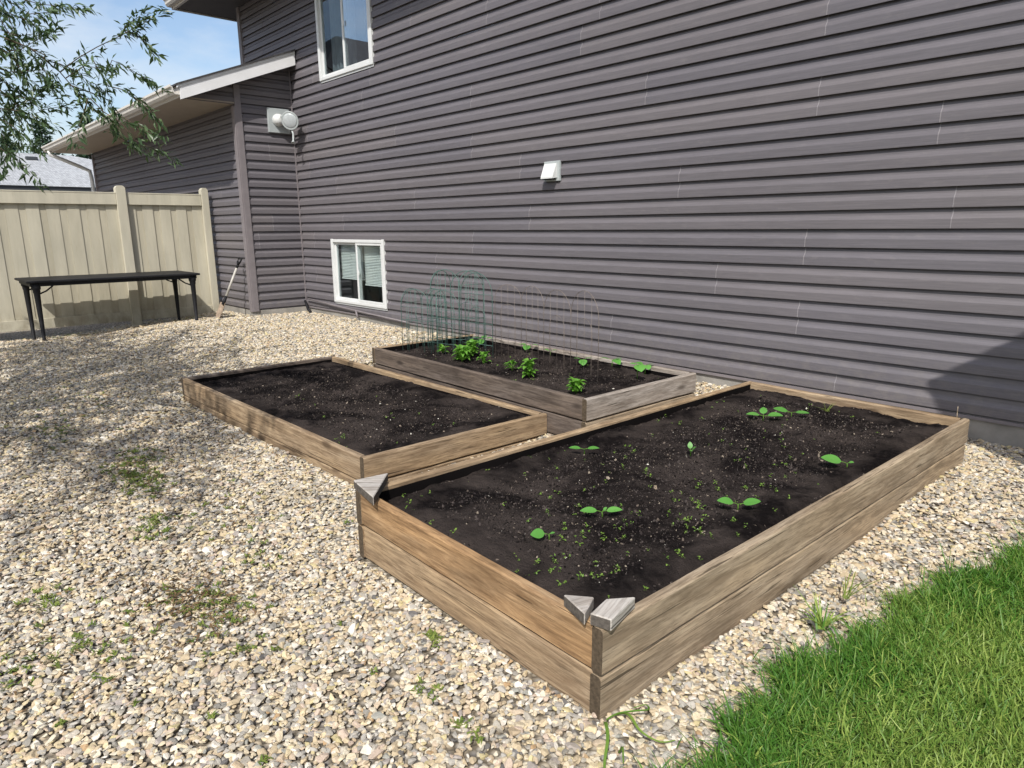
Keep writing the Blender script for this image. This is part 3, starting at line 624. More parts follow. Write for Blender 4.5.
def inside_bed(x, y, mg=.0):
    r = np.zeros(len(x), bool)
    for k,bd in BED.items():
        Mi = np.array(bd['M'].inverted()); lx_ = Mi[0,0]*x+Mi[0,1]*y+Mi[0,3]; ly_ = Mi[1,0]*x+Mi[1,1]*y+Mi[1,3]
        r |= (lx_>-bd['W']-mg)&(lx_<mg)&(ly_>-mg)&(ly_<bd['L']+mg)
    return r
P_=[];S_=[]
def stones(x0,x1,y0,y1,dens,size,keep):
    n = int((x1-x0)*(y1-y0)*dens); x = rng.uniform(x0,x1,n); y = rng.uniform(y0,y1,n)
    d = np.hypot(x-CAM[0], y-CAM[1])
    k = keep(x,y,d) & ~inside_bed(x,y,.006) & (y<np.where(x<-8.9,JY-.01,WY-.005)) & (x < lawn_edge(y)+rng.normal(0,.03,n)) & (x>-11)
    x,y = x[k],y[k]; n = len(x)
    s = size*np.exp(rng.normal(0,.28,n)); big = rng.random(n)<.03; s[big] *= 1.35
    z = gz(x,y)-.004+rng.uniform(-.004,.004,n)+.006*np.array([mn.noise(Vector((a*3,b*3,1))) for a,b in zip(x,y)])
    P_.append(np.stack([x,y,z],1)); S_.append(s)
inf = lambda x,y,d: in_frame(np.stack([x,y,np.zeros_like(x)],1), 160)[0]
stones(-2.6,1.2,-2.2,3.54, 6300,.0183, lambda x,y,d:(d<2.9)&inf(x,y,d))
stones(-4.6,1.2,-2.2,3.54, 4600,.0197, lambda x,y,d:(d>=2.9)&(d<4.8)&inf(x,y,d))
stones(-7.5,1.2,-2.5,3.54, 2900,.022, lambda x,y,d:(d>=4.8)&(d<7.6)&inf(x,y,d))
stones(-10.3,0.5,-2.5,3.54, 2100,.0245, lambda x,y,d:(d>=7.6)&inf(x,y,d))
stones(-8,1.2,-4.5,3.4, 500,.034, lambda x,y,d:(d<9)&~inf(x,y,d))
P_=np.concatenate(P_);S_=np.concatenate(S_);n=len(P_)
sc3 = S_[:,None]*np.stack([rng.uniform(.95,1.45,n),rng.uniform(.75,1.05,n),rng.uniform(.6,.95,n)],1)
rot3 = np.stack([rng.normal(0,.24,n),rng.normal(0,.24,n),rng.uniform(0,6.283,n)],1)
gv = scatter('gravel', P_, rot3, sc3, rng.integers(0,14,n), peb)
tag(gv,'pale cream and grey pebble gravel spread around the beds','gravel',None,'stuff')
print('STONES', n)
# crumbs on the soil
cr = proto_collection('crumb_shapes', [pebble('crumb_shape_%02d'%i, 1, 40+i, M['crumb'], .3, .6+.1*(i%4)) for i in range(8)])
for key,num in (('A',60000),('B',42000),('C',26000)):
    bd = BED[key]; n = num; x = rng.uniform(-bd['W']+T+.01,-T-.01,n); y = rng.uniform(T+.01,bd['L']-T-.01,n)
    z = np.array([bd['z']+soil_h(a,b,bd['sd']) for a,b in zip(x,y)])+.0005
    s = .0036*np.exp(rng.normal(0,.6,n)); s = np.minimum(s,.019); bigc = rng.random(n) < .02; s[bigc] = rng.uniform(.009,.019,bigc.sum())
    o = scatter('soil_crumbs', np.stack([x,y,z],1), rng.uniform(0,6.28,(n,3)), s[:,None]*np.stack([rng.uniform(.9,1.9,n),rng.uniform(.7,1.1,n),rng.uniform(.6,1,n)],1), rng.integers(0,8,n), cr, bd['o'])
    o['kind'] = 'stuff'

# ------------------------------------------------------------------ leaves and plants
def blades(base, tipdir, side, L, W_, curl, tint, seg=3):
    """vectorised curved strips: base (n,3), direction (n,3), sideways (n,3)"""
    n = len(base); V=[]; F=[]
    for i in range(seg+1):
        t = i/seg; c = base + tipdir*(L*t)[:,None]; c = c - np.array([0,0,1])*(curl*L*t*t)[:,None]
        w = W_*(1-t**2.2)*.5+1e-5
        V.append(c-side*w[:,None]); V.append(c+side*w[:,None])
    V = np.stack(V,1); k = 2*(seg+1); idx = np.arange(n)[:,None]*k
    F = np.concatenate([np.stack([idx[:,0]+2*i,idx[:,0]+2*i+1,idx[:,0]+2*i+3,idx[:,0]+2*i+2],1) for i in range(seg)])
    return V.reshape(-1,3), F, np.tile(tint, seg)
def lances(base, d, nrm, L, W_, tint):
    """vectorised pointed leaves folded along the midrib (two quads each)"""
    s = np.cross(d, nrm); s /= np.linalg.norm(s,axis=1)[:,None]+1e-9
    m = base+d*(L*.45)[:,None]-nrm*(L*.03)[:,None]; tip = base+d*L[:,None]-nrm*(L*.14)[:,None]
    a = m+s*(W_*.5)[:,None]+nrm*(W_*.18)[:,None]; b = m-s*(W_*.5)[:,None]+nrm*(W_*.18)[:,None]
    V = np.stack([base,a,m,tip,b],1).reshape(-1,3); k = np.arange(len(base))*5
    F = np.concatenate([np.stack([k,k+1,k+2,k+2],1)[:0], np.stack([k,k+2,k+3,k+1],1)[:,[0,3,2,1]], np.stack([k,k+1,k+2,k+4],1)[:0]])
    F3 = np.concatenate([np.stack([k,k+1,k+2],1),np.stack([k+1,k+3,k+2],1),np.stack([k,k+2,k+4],1),np.stack([k+4,k+2,k+3],1)])
    return V, F3, np.tile(tint,4)
def unit(v): return v/(np.linalg.norm(v,axis=1)[:,None]+1e-9)
def oval_leaf(L, W_, droop=.25, cup=.25, notch=0., ridge=.0, nu=9, nv=6, lobes=0):
    """a rounded leaf surface growing along +x from the origin: (V,F)"""
    V=[];F=[]
    for i in range(nu+1):
        t=i/nu; w = W_/2*math.sin(math.pi*min(1,max(0,t**.8)))**.72 if 0<t<1 else W_*.02
        for j in range(nv+1):
            s=-1+2*j/nv; e = 1+ (.10*math.sin(lobes*math.pi*t+j)*abs(s) if lobes else 0)
            x=L*t - notch*L*abs(s)*(1-t)*.3; y=w*s*e
            z=L*((.05+.4*droop)*math.sin(math.pi*t*.9)-droop*t*t)+cup*abs(y)*.9-ridge*abs(math.sin(s*6))*.02*L + (.06*W_*math.sin(7*t+3*s)*abs(s) if lobes else 0)
            V.append((x,y,z))
        if i:
            for j in range(nv):
                a=(i-1)*(nv+1)+j; F.append((a,a+nv+1,a+nv+2,a+1))
    return V,F
def add_leaf(VV,FF,leaf,M_):
    k=len(VV); VV += [tuple(M_@Vector(v)) for v in leaf[0]]; FF += [tuple(i+k for i in f) for f in leaf[1]]
def plant_mesh(name, leaves, mat, smooth=True, tint=None):
    VV=[];FF=[]; tt=[]
    for lf,M_ in leaves:
        a=len(FF); add_leaf(VV,FF,lf,M_); tt += [random.uniform(.2,.9)]*(len(FF)-a)
    me = mesh_np(name, VV, np.array(FF), smooth, {'tint':tt}); me.materials.append(M[mat]); return me
def stem_mb(pts, r): return MB().tube(pts, r, 6)
def place_leaf(az, el, p=(0,0,0), roll=0): return Matrix.Translation(p)@Matrix.Rotation(az,4,'Z')@Matrix.Rotation(-el,4,'Y')@Matrix.Rotation(roll,4,'X')
def seedling(key, x, y, label, spec, h=.035, group='young squash plants in the soil', cat='seedling'):
    """spec: list of (azimuth deg, length, width, elevation deg)"""
    p = on_soil(key,x,y); t = empty('squash_seedling', label, cat, p, 0, group)
    stem_mb([(0,0,-.01),(.002,0,h*.6),(0,0,h)], [.0035,.003,.0022]).build('stem', M['weed'], t)
    for az,L,W_,el in spec:
        lm = plant_mesh('leaf', [(oval_leaf(L,W_*1.1,random.uniform(.0,.10),random.uniform(.02,.12)), place_leaf(R_(az),R_(el*.8-4),(0,0,0),random.uniform(-.12,.12)))], 'squash')
        pet = .3*L; a=R_(az)
        stem_mb([(0,0,h-.002),(pet*.6*math.cos(a),pet*.6*math.sin(a),h+.003),(pet*math.cos(a),pet*math.sin(a),h+.004)],.0016).build('leaf_stalk', M['weed'], t)
        o = link('leaf', lm, None, t, (pet*.95*math.cos(a),pet*.95*math.sin(a),h+.004))
    if key == 'A': t.rotation_euler = Matrix.Rotation(R_(14),4,Vector((.83,.55,0))).to_euler()
    return t
SQ = [
 ('A',-.55,.355,'seedling with one round bright leaf nearest the front board of the largest bed',[(228,.058,.054,4),(40,.02,.015,20)],.024),
 ('A',-.565,.665,'seedling with two long flat leaves in the front half of the largest bed',[(222,.075,.036,6),(42,.070,.034,12),(60,.022,.018,50)],.032),
 ('A',-.21,1.055,'seedling with two broad spread leaves close to the right long board',[(215,.070,.044,16),(35,.075,.048,22)],.034),
 ('A',-.135,1.89,'seedling with a single large smooth leaf near the far right board of the largest bed',[(205,.100,.074,10),(20,.025,.02,30)],.03),
 ('A',-.815,2.395,'left of two neighbouring seedlings by the back board, with three leaves',[(215,.085,.05,10),(30,.095,.056,14),(120,.06,.045,30)],.034),
 ('A',-.715,2.535,'right of two neighbouring seedlings by the back board, with two leaves',[(205,.09,.056,12),(25,.085,.046,8)],.034),
 ('A',-1.09,1.15,'small seedling with two narrow leaves by the left long board',[(220,.066,.032,8),(40,.066,.032,8),(310,.02,.014,40)],.032),
 ('A',-.725,1.513,'small upright seedling with folded leaves in the centre of the largest bed',[(130,.04,.026,62),(310,.035,.024,45),(30,.03,.02,70)],.034),
 ('C',-1.915,2.643,'seedling with one big round raised leaf at the right end of the grey bed',[(-35,.09,.09,-28),(215,.05,.045,10),(330,.05,.04,-15)],.105),
 ('C',-1.985,2.83,'round leafed seedling in the back right corner of the grey bed',[(-30,.065,.062,-22),(200,.075,.07,15),(50,.06,.05,10)],.075),
 ('C',-2.26,2.78,'seedling with two wide leaves along the back board of the grey bed',[(215,.09,.08,8),(-10,.085,.075,-18),(40,.07,.06,15)],.06),
 ('C',-2.486,2.690,'seedling with folded upright leaves behind the rusty wire hoops',[(-40,.075,.07,-35),(40,.07,.06,20),(220,.06,.05,15)],.06),
 ('C',-2.962,2.82,'tiny seedling near the back board behind the wire hoops',[(210,.05,.042,25),(40,.05,.04,20)],.045),
 ('C',-3.229,2.82,'pale flat seedling by the back board in the middle of the grey bed',[(-60,.085,.075,-20),(30,.08,.06,8),(210,.08,.06,8)],.06),
 ('C',-3.787,2.76,'bushy young squash at the far left of the grey bed behind the green hoops',[(200,.09,.08,15),(30,.09,.08,12),(-50,.09,.08,-30),(110,.07,.06,30)],.06),
]
for k,x,y,lb,sp,h in SQ: seedling(k,x,y,lb,[(a,l*.88,w*.86,e) for a,l,w,e in sp],h)
def salad(key, x, y, label, n, size, h):
    t = empty('salad_plant', label, 'salad plant', on_soil(key,x,y), random.uniform(0,6), 'leafy salad plants in the grey bed')
    fol=[]
    for i in range(n):
        a=random.uniform(0,6.28); el=random.uniform(.15,1.2); r=random.uniform(0,.5)*size*.6
        L=size*random.uniform(.25,.55); fol.append((oval_leaf(L,L*random.uniform(.55,.85),random.uniform(.2,.5),random.uniform(.1,.4),lobes=5,nu=7,nv=4), place_leaf(a,el,(r*math.cos(a),r*math.sin(a),random.uniform(.1,.9)*h))))
    link('leaves', plant_mesh('leaves',fol,'lettuce'), None, t)
    mb = MB()
    for i in range(6):
        a=i*1.05; mb.tube([(0,0,-.01),(.15*size*math.cos(a),.15*size*math.sin(a),h*.5),(.3*size*math.cos(a),.3*size*math.sin(a),h*.9)],.0022,5)
    mb.build('stem', M['weed'], t)
for a in [('C',-3.30,2.14,'wide bright green salad clump behind the green wire hoops',110,.13,.11),('C',-3.40,2.32,'second salad clump just behind the widest one, by the green hoops',85,.12,.12),
          ('C',-3.684,2.23,'small dark salad plant at the left end among the green hoops',36,.09,.08),('C',-2.704,2.146,'small salad plant left of the tall one near the front board',20,.085,.07),
          ('C',-2.47,2.10,'tall leafy salad plant near the front board with upright leaves',60,.11,.13),('C',-1.92,2.00,'bright feathery salad plant at the front right corner of the grey bed',80,.10,.085),
          ('C',-3.12,2.22,'thin pale salad plant right of the wide clump',24,.09,.10)]: salad(*a)
# tiny weeds: each a little tuft of pointed leaves
wv=[]
for i in range(6):
    lv=[]
    for j in range(5+i):
        a=random.uniform(0,6.28); L=random.uniform(.006,.013); lv.append((oval_leaf(L,L*random.uniform(.4,.65),.2,.2,nu=4,nv=2), place_leaf(a,random.uniform(.1,1.0),(random.gauss(0,.004),random.gauss(0,.004),random.uniform(.002,.018)))))
    wv.append(plant_mesh('weed_sprout',lv,'weed'))
spots=[]
def sp(key, pts): spots.extend([(key,x,y) for x,y in pts])
sp('A',[(-.406,.144),(-.359,.212),(-.249,.282),(-.505,1.596),(-.433,1.514),(-1.073,1.447),(-1.405+.15,2.009),(-1.27,.218),(-1.183,.187),(-.606,1.03),(-.19,.765),(-1.2,.30),(-1.15,.14),(-.95,.13),(-.8,.12),(-.45,.11),(-.5,.16),(-.30,.17),(-.27,.21)])
for (cx,cy,sx_,sy_,n) in ((-.35,.75,.22,.25,26),(-.33,.42,.22,.18,20),(-.55,.7,.3,.3,20),(-.22,.95,.12,.25,14),(-.6,1.5,.4,.6,30),(-.9,1.0,.3,.5,14),(-.3,1.9,.2,.4,12),(-.32,.18,.15,.06,10),(-1.18,.22,.07,.10,8),(-.2,1.15,.1,.25,10),(-.6,1.6,.3,.3,12),(-.9,2.3,.35,.5,14),(-.75,.9,.35,.5,18)):
    for _ in range(n):
        x=random.gauss(cx,sx_); y=random.gauss(cy,sy_)
        if -1.26<x<-.06 and .07<y<2.9: spots.append(('A',x,y))
for (cx,cy,s_,n) in ((-2.4,.55,.08,9),(-2.9,1.0,.35,10),(-3.4,.8,.4,6)):
    for _ in range(n):
        x=random.gauss(cx,s_); y=random.gauss(cy,s_*.5)
        if -4.6<x<-2.03 and .5<y<1.65: spots.append(('B',x,y))
for _ in range(14): spots.append(('C',random.uniform(-3.9,-1.75),random.uniform(1.9,2.75)))
LB = dict(A='tiny green weed sprout in the soil of the largest bed',B='tiny green weed sprout in the long low bed',C='tiny green weed sprout in the grey bed by the wall')
for i,(k,x,y) in enumerate(spots):
    o = link('weed_sprout', wv[i%6], None, None, on_soil(k,x,y), random.uniform(0,6.28)); s=random.uniform(.5,1.15); o.scale=(s,s,s)
    tag(o, LB[k], 'weed', 'tiny weed sprouts '+dict(A='in the largest bed',B='in the long low bed',C='in the grey bed')[k])
# grass tuft in the soil by the back board
def tuft(name, p, n, L, spread, W_, mat, label, cat, group=None, lean=None):
    az=rng.uniform(0,6.28,n); tl=rng.uniform(.15,spread,n)
    d=unit(np.stack([np.cos(az)*tl,np.sin(az)*tl,np.ones(n)],1)+(0 if lean is None else np.array(lean)))
    s=unit(np.cross(d,np.array([0,0,1.])))
    V,F,t=blades(np.stack([rng.normal(0,.008,n),rng.normal(0,.008,n),np.zeros(n)],1),d,s,L*rng.uniform(.5,1.1,n),np.full(n,W_),rng.uniform(.1,.7,n),rng.random(n),5)
    me=mesh_np(name,V,F,True,{'tint':t}); o=link(name,me,M[mat],None,p); return tag(o,label,cat,group)
tuft('grass_tuft',on_soil('A',-.621,2.80),11,.13,1.3,.004,'moss','thin pale grass tuft growing by the back board of the largest bed','grass tuft')
tuft('grass_tuft',(.24,.82,.035),34,.17,1.6,.006,'grass','dark grass tuft spilling on the gravel between bed and lawn','grass tuft',None,(-.3,.5,0))
tuft('grass_tuft',(.215,1.06,.035),9,.24,1.0,.004,'moss','thin long dry grass stalks leaning over the gravel by the lawn edge','grass tuft',None,(.2,1.0,0))
# strap leaved weed curling at the front corner of the big bed
t = empty('strap_weed','curling strap leaved weed at the front corner of the largest bed','weed',(.02,-.01,.008))
for pts,w in (([(0,0,0),(.03,-.03,.03),(.07,-.07,.03),(.11,-.13,.012),(.15,-.17,.006)],.010),([(0,.01,0),(.02,.03,.02),(.055,.055,.035),(.075,.095,.03),(.05,.115,.02),(.03,.09,.012)],.008),
              ([(.005,.04,.0),(.05,.04,.03),(.11,.015,.028),(.16,.03,.018),(.18,.07,.012)],.009),([(.10,-.06,0),(.115,-.07,.03),(.13,-.085,.05),(.16,-.12,.045)],.007)):
    V=[];F=[]; n=len(pts); P2=[]
    for i in range((n-1)*5+1):
        u=i/5; k=min(int(u),n-2); f=u-k; p0=Vector(pts[max(k-1,0)]);p1=Vector(pts[k]);p2=Vector(pts[k+1]);p3=Vector(pts[min(k+2,n-1)])
        P2.append(.5*((2*p1)+(p2-p0)*f+(2*p0-5*p1+4*p2-p3)*f*f+(3*p1-p0-3*p2+p3)*f**3))
    for i,p in enumerate(P2):
        d=(P2[min(i+1,len(P2)-1)]-P2[max(i-1,0)]).normalized(); s=d.cross(Vector((0,0,1))).normalized(); ww=w*(1-.7*(i/len(P2))**2)/2
        V+=[tuple(p-s*ww+Vector((0,0,.002))),tuple(p),tuple(p+s*ww+Vector((0,0,.002)))]
        if i:
            k=3*i; F+=[(k-3,k-2,k+1,k),(k-2,k-1,k+2,k+1)]
    link('leaf',mesh_np('leaf',V,np.array(F),True,{'tint':[random.uniform(.05,.6)]*len(F)}),M['grass'],t)
# a split wood chip on the soil and a dead stalk behind the big bed
mb = MB(); mb.prism([(-.032,-.004),(.010,-.007),(.034,-.001),(.012,.006),(-.026,.005)],'z',0,.006); mb.prism([(.030,-.002),(.055,.006),(.052,.010),(.026,.004)],'z',.001,.005)
p = on_soil('A',-.60,1.06); tag(mb.build('wood_chip',M['w_pale'],None,(p.x,p.y,p.z+.001),R_(-50)),'pale split wood chip lying on the dark soil of the largest bed','wood chip')
tag(MB().tube([(0,0,0),(.004,-.004,.12),(-.003,.004,.25)],[.004,.003,.002],6).build('dead_stalk',M['w_pale'],None,(-.06,3.25,.03)),'thin pale dead stalk standing behind the right back corner of the largest bed','stalk')
# low weeds and moss between the stones
cen=[(-3.387,-.275,.10,26),(-3.135,-.392,.13,60),(-2.95,-.36,.1,40),(-2.742,-.42,.10,22),(-2.234,-.513,.09,26),(-1.435,-.618,.10,26),(-1.804,-1.009,.09,14),(-1.336,-.959,.12,20),(-1.29,-.562,.12,24),(-1.308,-1.151,.08,10),(-1.564,-.301,.05,6),(-.422,-.271,.03,4),(-.62,-.10,.05,5),(-.2,-.30,.03,4),(-4.3,-.55,.2,30),(-5.2,-.3,.3,24),(-9.9,2.0,.25,30),(-9.9,.6,.3,30),(-2.1,-.2,.4,20),(-1.0,-.7,.3,14)]
bb=[]
for cx,cy,s_,n in cen:
    for _ in range(n): 
        x=random.gauss(cx,s_); y=random.gauss(cy,s_*.6); bb += [(x+random.gauss(0,.008),y+random.gauss(0,.008)) for _ in range(11)]
bb=np.array(bb); bb=bb[~inside_bed(bb[:,0],bb[:,1],.01)]; n=len(bb); az=rng.uniform(0,6.28,n)
d=unit(np.stack([np.cos(az)*.9,np.sin(az)*.9,rng.uniform(.2,1.1,n)],1)); s=unit(np.cross(d,np.array([0,0,1.])))
V,F,tt=blades(np.stack([bb[:,0],bb[:,1],gz(bb[:,0],bb[:,1])+.004],1),d,s,rng.uniform(.012,.03,n),rng.uniform(.004,.008,n),np.full(n,.3),rng.random(n),2)
o=link('gravel_weeds',mesh_np('gravel_weeds',V,F,True,{'tint':tt}),M['moss']); tag(o,'low green weeds and moss growing through the gravel','weeds',None,'stuff')
# fallen leaves and dirt on the stones
n=5200; x=rng.uniform(-9.5,-1.0,n); y=-.9+rng.normal(0,.75,n)+(-x-1)*.20; k=~inside_bed(x,y,.02)&(y<2.6)&(x<-.9); x,y=x[k],y[k]; x=np.concatenate([x,rng.normal(-1.42,.17,420),rng.normal(-3.1,.25,260)]); y=np.concatenate([y,rng.normal(-.60,.09,420),rng.normal(-.36,.12,260)]); n=len(x); az=rng.uniform(0,6.28,n)
d=unit(np.stack([np.cos(az),np.sin(az),rng.normal(.1,.3,n)],1)); s=unit(np.stack([rng.normal(0,.25,n),rng.normal(0,.25,n),np.ones(n)],1))
V,F3,tt=lances(np.stack([x,y,gz(x,y)+.012],1),d,s,rng.uniform(.012,.036,n),rng.uniform(.004,.011,n),rng.random(n))
o=link('leaf_litter',mesh_np('leaf_litter',V,F3,False,{'tint':tt}),plain('dry_leaf',(.13,.085,.045),.8,.1,.5,30)); tag(o,'dry brown leaf litter lying on the gravel','leaf litter',None,'stuff')
# lawn blades
def grass(n, x1, ymin, ymax, L, W_, seed):
    y=rng.uniform(ymin,ymax,n); q=rng.random(n); x=lawn_edge(y)-.025+q*(x1-.2)*1.0+np.where(rng.random(n)<.05,-np.abs(rng.normal(0,.05,n)),rng.normal(0,.014,n))
    edge=np.clip(1-(x-lawn_edge(y))/.22,0,1)
    cl=np.array([mn.noise(Vector((a*5,b*5,seed))) for a,b in zip(x,y)]); big=np.array([mn.noise(Vector((a*1.6,b*1.6,seed+9))) for a,b in zip(x,y)])
    az=rng.uniform(0,6.28,n)+cl*2; tl=np.abs(rng.normal(1.0,.55,n))
    d=unit(np.stack([np.cos(az)*tl-.35*edge,np.sin(az)*tl,np.ones(n)],1)); s=unit(np.cross(d,np.stack([rng.normal(0,.3,n),rng.normal(0,.3,n),np.ones(n)],1)))
    Ls=L*np.exp(rng.normal(0,.3,n))*(1+.55*edge+.35*cl)
    tint=np.clip(.30+.75*big-.35*edge+rng.normal(0,.22,n)+.10,0,1); dry=rng.random(n)<.05+.07*(1-edge); tint[dry]=1.25
    return blades(np.stack([x,y,gz(x,y)+.004],1),d,s,Ls,W_*rng.uniform(.7,1.3,n),rng.uniform(.05,.6,n),tint,3)
Vs=[];Fs=[];Ts=[];off=0
for a in ((84000,1.25,-.35,2.3,.048,.0031,3),(30000,1.5,2.2,3.45,.05,.004,3),(40000,3.2,-2.2,2.6,.055,.005,5)):
    V,F,t_=grass(*a); Vs.append(V);Fs.append(F+off);Ts.append(t_);off+=len(V)
o=link('lawn_grass',mesh_np('lawn_grass',np.concatenate(Vs),np.concatenate(Fs),True,{'tint':np.concatenate(Ts)}),M['grass']); tag(o,'bright green lawn grass growing at the edge of the gravel','grass',None,'stuff')
# ------------------------------------------------------------------ wire hoops in the grey bed
def hoop_panel(mb, p, q, h, r, style=0):
    """one arched wire panel between two soil points"""
    p=Vector(p); q=Vector(q); w=(q-p).length; u=(q-p)/w; u.z=0
    def P(s,z): return Vector((p.x+u.x*s*w, p.y+u.y*s*w, p.z-.06+z))
    R=w/2; H=h+.06
    arc=[P(0,0),P(0,H-R)]+[P(.5-.5*math.cos(a),H-R+R*math.sin(a)) for a in [math.pi*i/14 for i in range(1,14)]]+[P(1,H-R),P(1,0)]
    mb.tube(arc,r,5)
    r2=r*.7
    for s in (.25,.5,.75):
        mb.tube([P(s,0),P(s,H-R+R*math.sqrt(max(0,1-(2*s-1)**2))-.002)],r2,4)
    zi=H-R*1.05 if style==0 else H-R*1.6
    Ri=R*.55
    mb.tube([P(.5-.28,.0),P(.5-.28,zi-.1)]+[P(.5-.28*math.cos(a),zi-.1+Ri*math.sin(a)) for a in [math.pi*i/10 for i in range(1,10)]]+[P(.5+.28,zi-.1),P(.5+.28,0)],r2,4)
    if style==1:
        for z in (.16,.34,H-R): mb.tube([P(0,z),P(1,z)],r2,4)
    return mb
def zc(x,y): 
    return tuple(on_soil('C',x,y))
t = empty('wire_fence','folding green wire border fence of arched panels standing at the left of the grey bed','wire fence',zc(-3.6,2.35),0)
tp=Vector(t.location)
pts=[(-3.25,2.43),(-3.60,2.38),(-3.94,2.31),(-3.98,2.56),(-3.66,2.68),(-3.70,2.44)]
for a,b in zip(pts,pts[1:]):
    hoop_panel(MB(),Vector(zc(*a))-tp,Vector(zc(*b))-tp,.70,.0031,1).build('wire_panel',M['greenwire'],t)
t = empty('wire_fence','low green wire hoop panels bunched together at the left end of the grey bed','wire fence',zc(-3.9,2.3),0)
tp=Vector(t.location)
pts=[(-3.42,2.22),(-3.74,2.15),(-4.04,2.06),(-4.08,2.30),(-3.80,2.36),(-3.84,2.20)]
for a,b in zip(pts,pts[1:]):
    hoop_panel(MB(),Vector(zc(*a))-tp,Vector(zc(*b))-tp,.55,.0026,1).build('wire_panel',M['greenwire'],t)
t = empty('wire_fence','thin rusty grey wire border fence of faint arches across the grey bed','wire fence',zc(-2.6,2.4),0)
tp=Vector(t.location)
pts=[(-2.0,2.31),(-2.36,2.42),(-2.72,2.50),(-3.02,2.54),(-3.24,2.45)]
for a,b in zip(pts,pts[1:]):
    hoop_panel(MB(),Vector(zc(*a))-tp,Vector(zc(*b))-tp,.62,.0021,0).build('wire_panel',M['greywire'],t)

# ------------------------------------------------------------------ tan board fence along x = -10.1
FX=-10.12
fence = empty('fence','tan board fence with capped posts running away from the garage','fence',(FX,1.4,0))
def fpanel(y0,y1):
    V=[];F=[];T=[]
    y=y0; i=0; rr=random.Random(y0)
    def bx(x0,x1,a,b,z0,z1,t):
        k=len(V); V.extend([(x0,a,z0),(x1,a,z0),(x1,b,z0),(x0,b,z0),(x0,a,z1),(x1,a,z1),(x1,b,z1),(x0,b,z1)])
        F.extend([tuple(k+j for j in f) for f in ((3,2,1,0),(4,5,6,7),(0,1,5,4),(1,2,6,5),(2,3,7,6),(3,0,4,7))]); T.extend([t]*6)
    y=y1
    while y>y0+.01:
        w=rr.uniform(.138,.150); a=max(y0,y-w); d=rr.uniform(-.002,.002)
        bx(-.012+d,.004+d,a,y,.075,1.75+rr.uniform(-.004,.004),rr.random()*.7); y=a-.0015
        if y<=y0+.01: break
        w=rr.uniform(.075,.09); a=max(y0,y-w)
        bx(-.018,-.0045,a-.0,y+.0,.075,1.75,.55+.45*rr.random()); y=a-.0015
    o=link('fence_panel',mesh_np('fence_panel',[(a,b-1.4,c) for a,b,c in V],F,attr={'tint':T}),M['fence'],fence)
    mb=MB(); mb.box((.0065,y0-1.4,1.675),(.043,y1-1.4,1.822),.004); mb.build('top_rail',M['fence'],fence)
    mb=MB(); mb.box((.0065,y0-1.4,.03),(.036,y1-1.4,.165),.004); mb.build('bottom_rail',M['fence'],fence)
    mb=MB(); mb.box((-.05,y0-1.4,1.825),(.046,y1-1.4,1.842),.003); mb.build('cap_rail',M['fence'],fence)
def fpost(y,w=.115,h=1.935):
    mb=MB(); hw=w/2; c=.035
    mb.box((-.045,y-1.4-hw,-.3),(.07,y-1.4+hw,h-c),.005)
    mb.prism([(y-1.4-hw+.001,h-c+.0005),(y-1.4+hw-.001,h-c+.0005),(y-1.4+hw-.02,h-.008),(y-1.4+hw*.35,h),(y-1.4-hw*.35,h),(y-1.4-hw+.02,h-.008)],'x',-.044,.069)
    mb.build('post',M['fence'],fence)
for y,w in ((2.585,.10),(1.440,.125),(-1.05,.12),(-3.5,.12),(-6.0,.12)): fpost(y,w)
fpanel(1.505,2.532); fpanel(-.988,1.376); fpanel(-3.438,-1.112); fpanel(-5.938,-3.562)

# ------------------------------------------------------------------ black table
tb = empty('table','long low black plastic table with four tapered legs in front of the tan fence','table',(-9.45,1.06,-.0))
tb.rotation_euler=(0,0,0)
TX0,TX1,TY0,TY1 = -.46,.47,-1.03,.98; TZ=.735
mb=MB(); mb.box((TX0,TY0,TZ-.028),(TX1,TY1,TZ),.010); mb.build('table_top',M['black'],tb)
mb=MB(); mb.box((TX0+.04,TY0+.04,TZ-.070),(TX0+.06,TY1-.04,TZ-.029)); mb.box((TX1-.06,TY0+.04,TZ-.070),(TX1-.04,TY1-.04,TZ-.029)); mb.box((TX0+.061,TY0+.04,TZ-.069),(TX1-.061,TY0+.06,TZ-.029)); mb.box((TX0+.061,TY1-.06,TZ-.069),(TX1-.061,TY1-.04,TZ-.029)); mb.build('apron',M['black'],tb)
for sx in (-1,1):
    for sy in (-1,1):
        x=(TX0+.075) if sx<0 else (TX1-.075); y=(TY0+.10) if sy<0 else (TY1-.09)
        V=MB(); zb = float(gz(-9.45+x,1.06+y))+.0
        pr=[(.050,TZ-.030),(.050,TZ-.10),(.040,TZ-.115),(.040,TZ-.14),(.034,TZ-.155),(.020,zb+.02),(.024,zb+.015),(.024,zb)]
        V.tube([(x,y,z) for _,z in pr],[r for r,_ in pr],10); lg=V.build('leg',M['black'],tb)
        V=MB(); V.tube([(x,y-sy*.03,TZ-.16),(x,y-sy*.10,TZ-.13),(x,y-sy*.17,TZ-.075),(x,y-sy*.19,TZ-.035)],.010,6); V.build('brace',M['black'],lg)

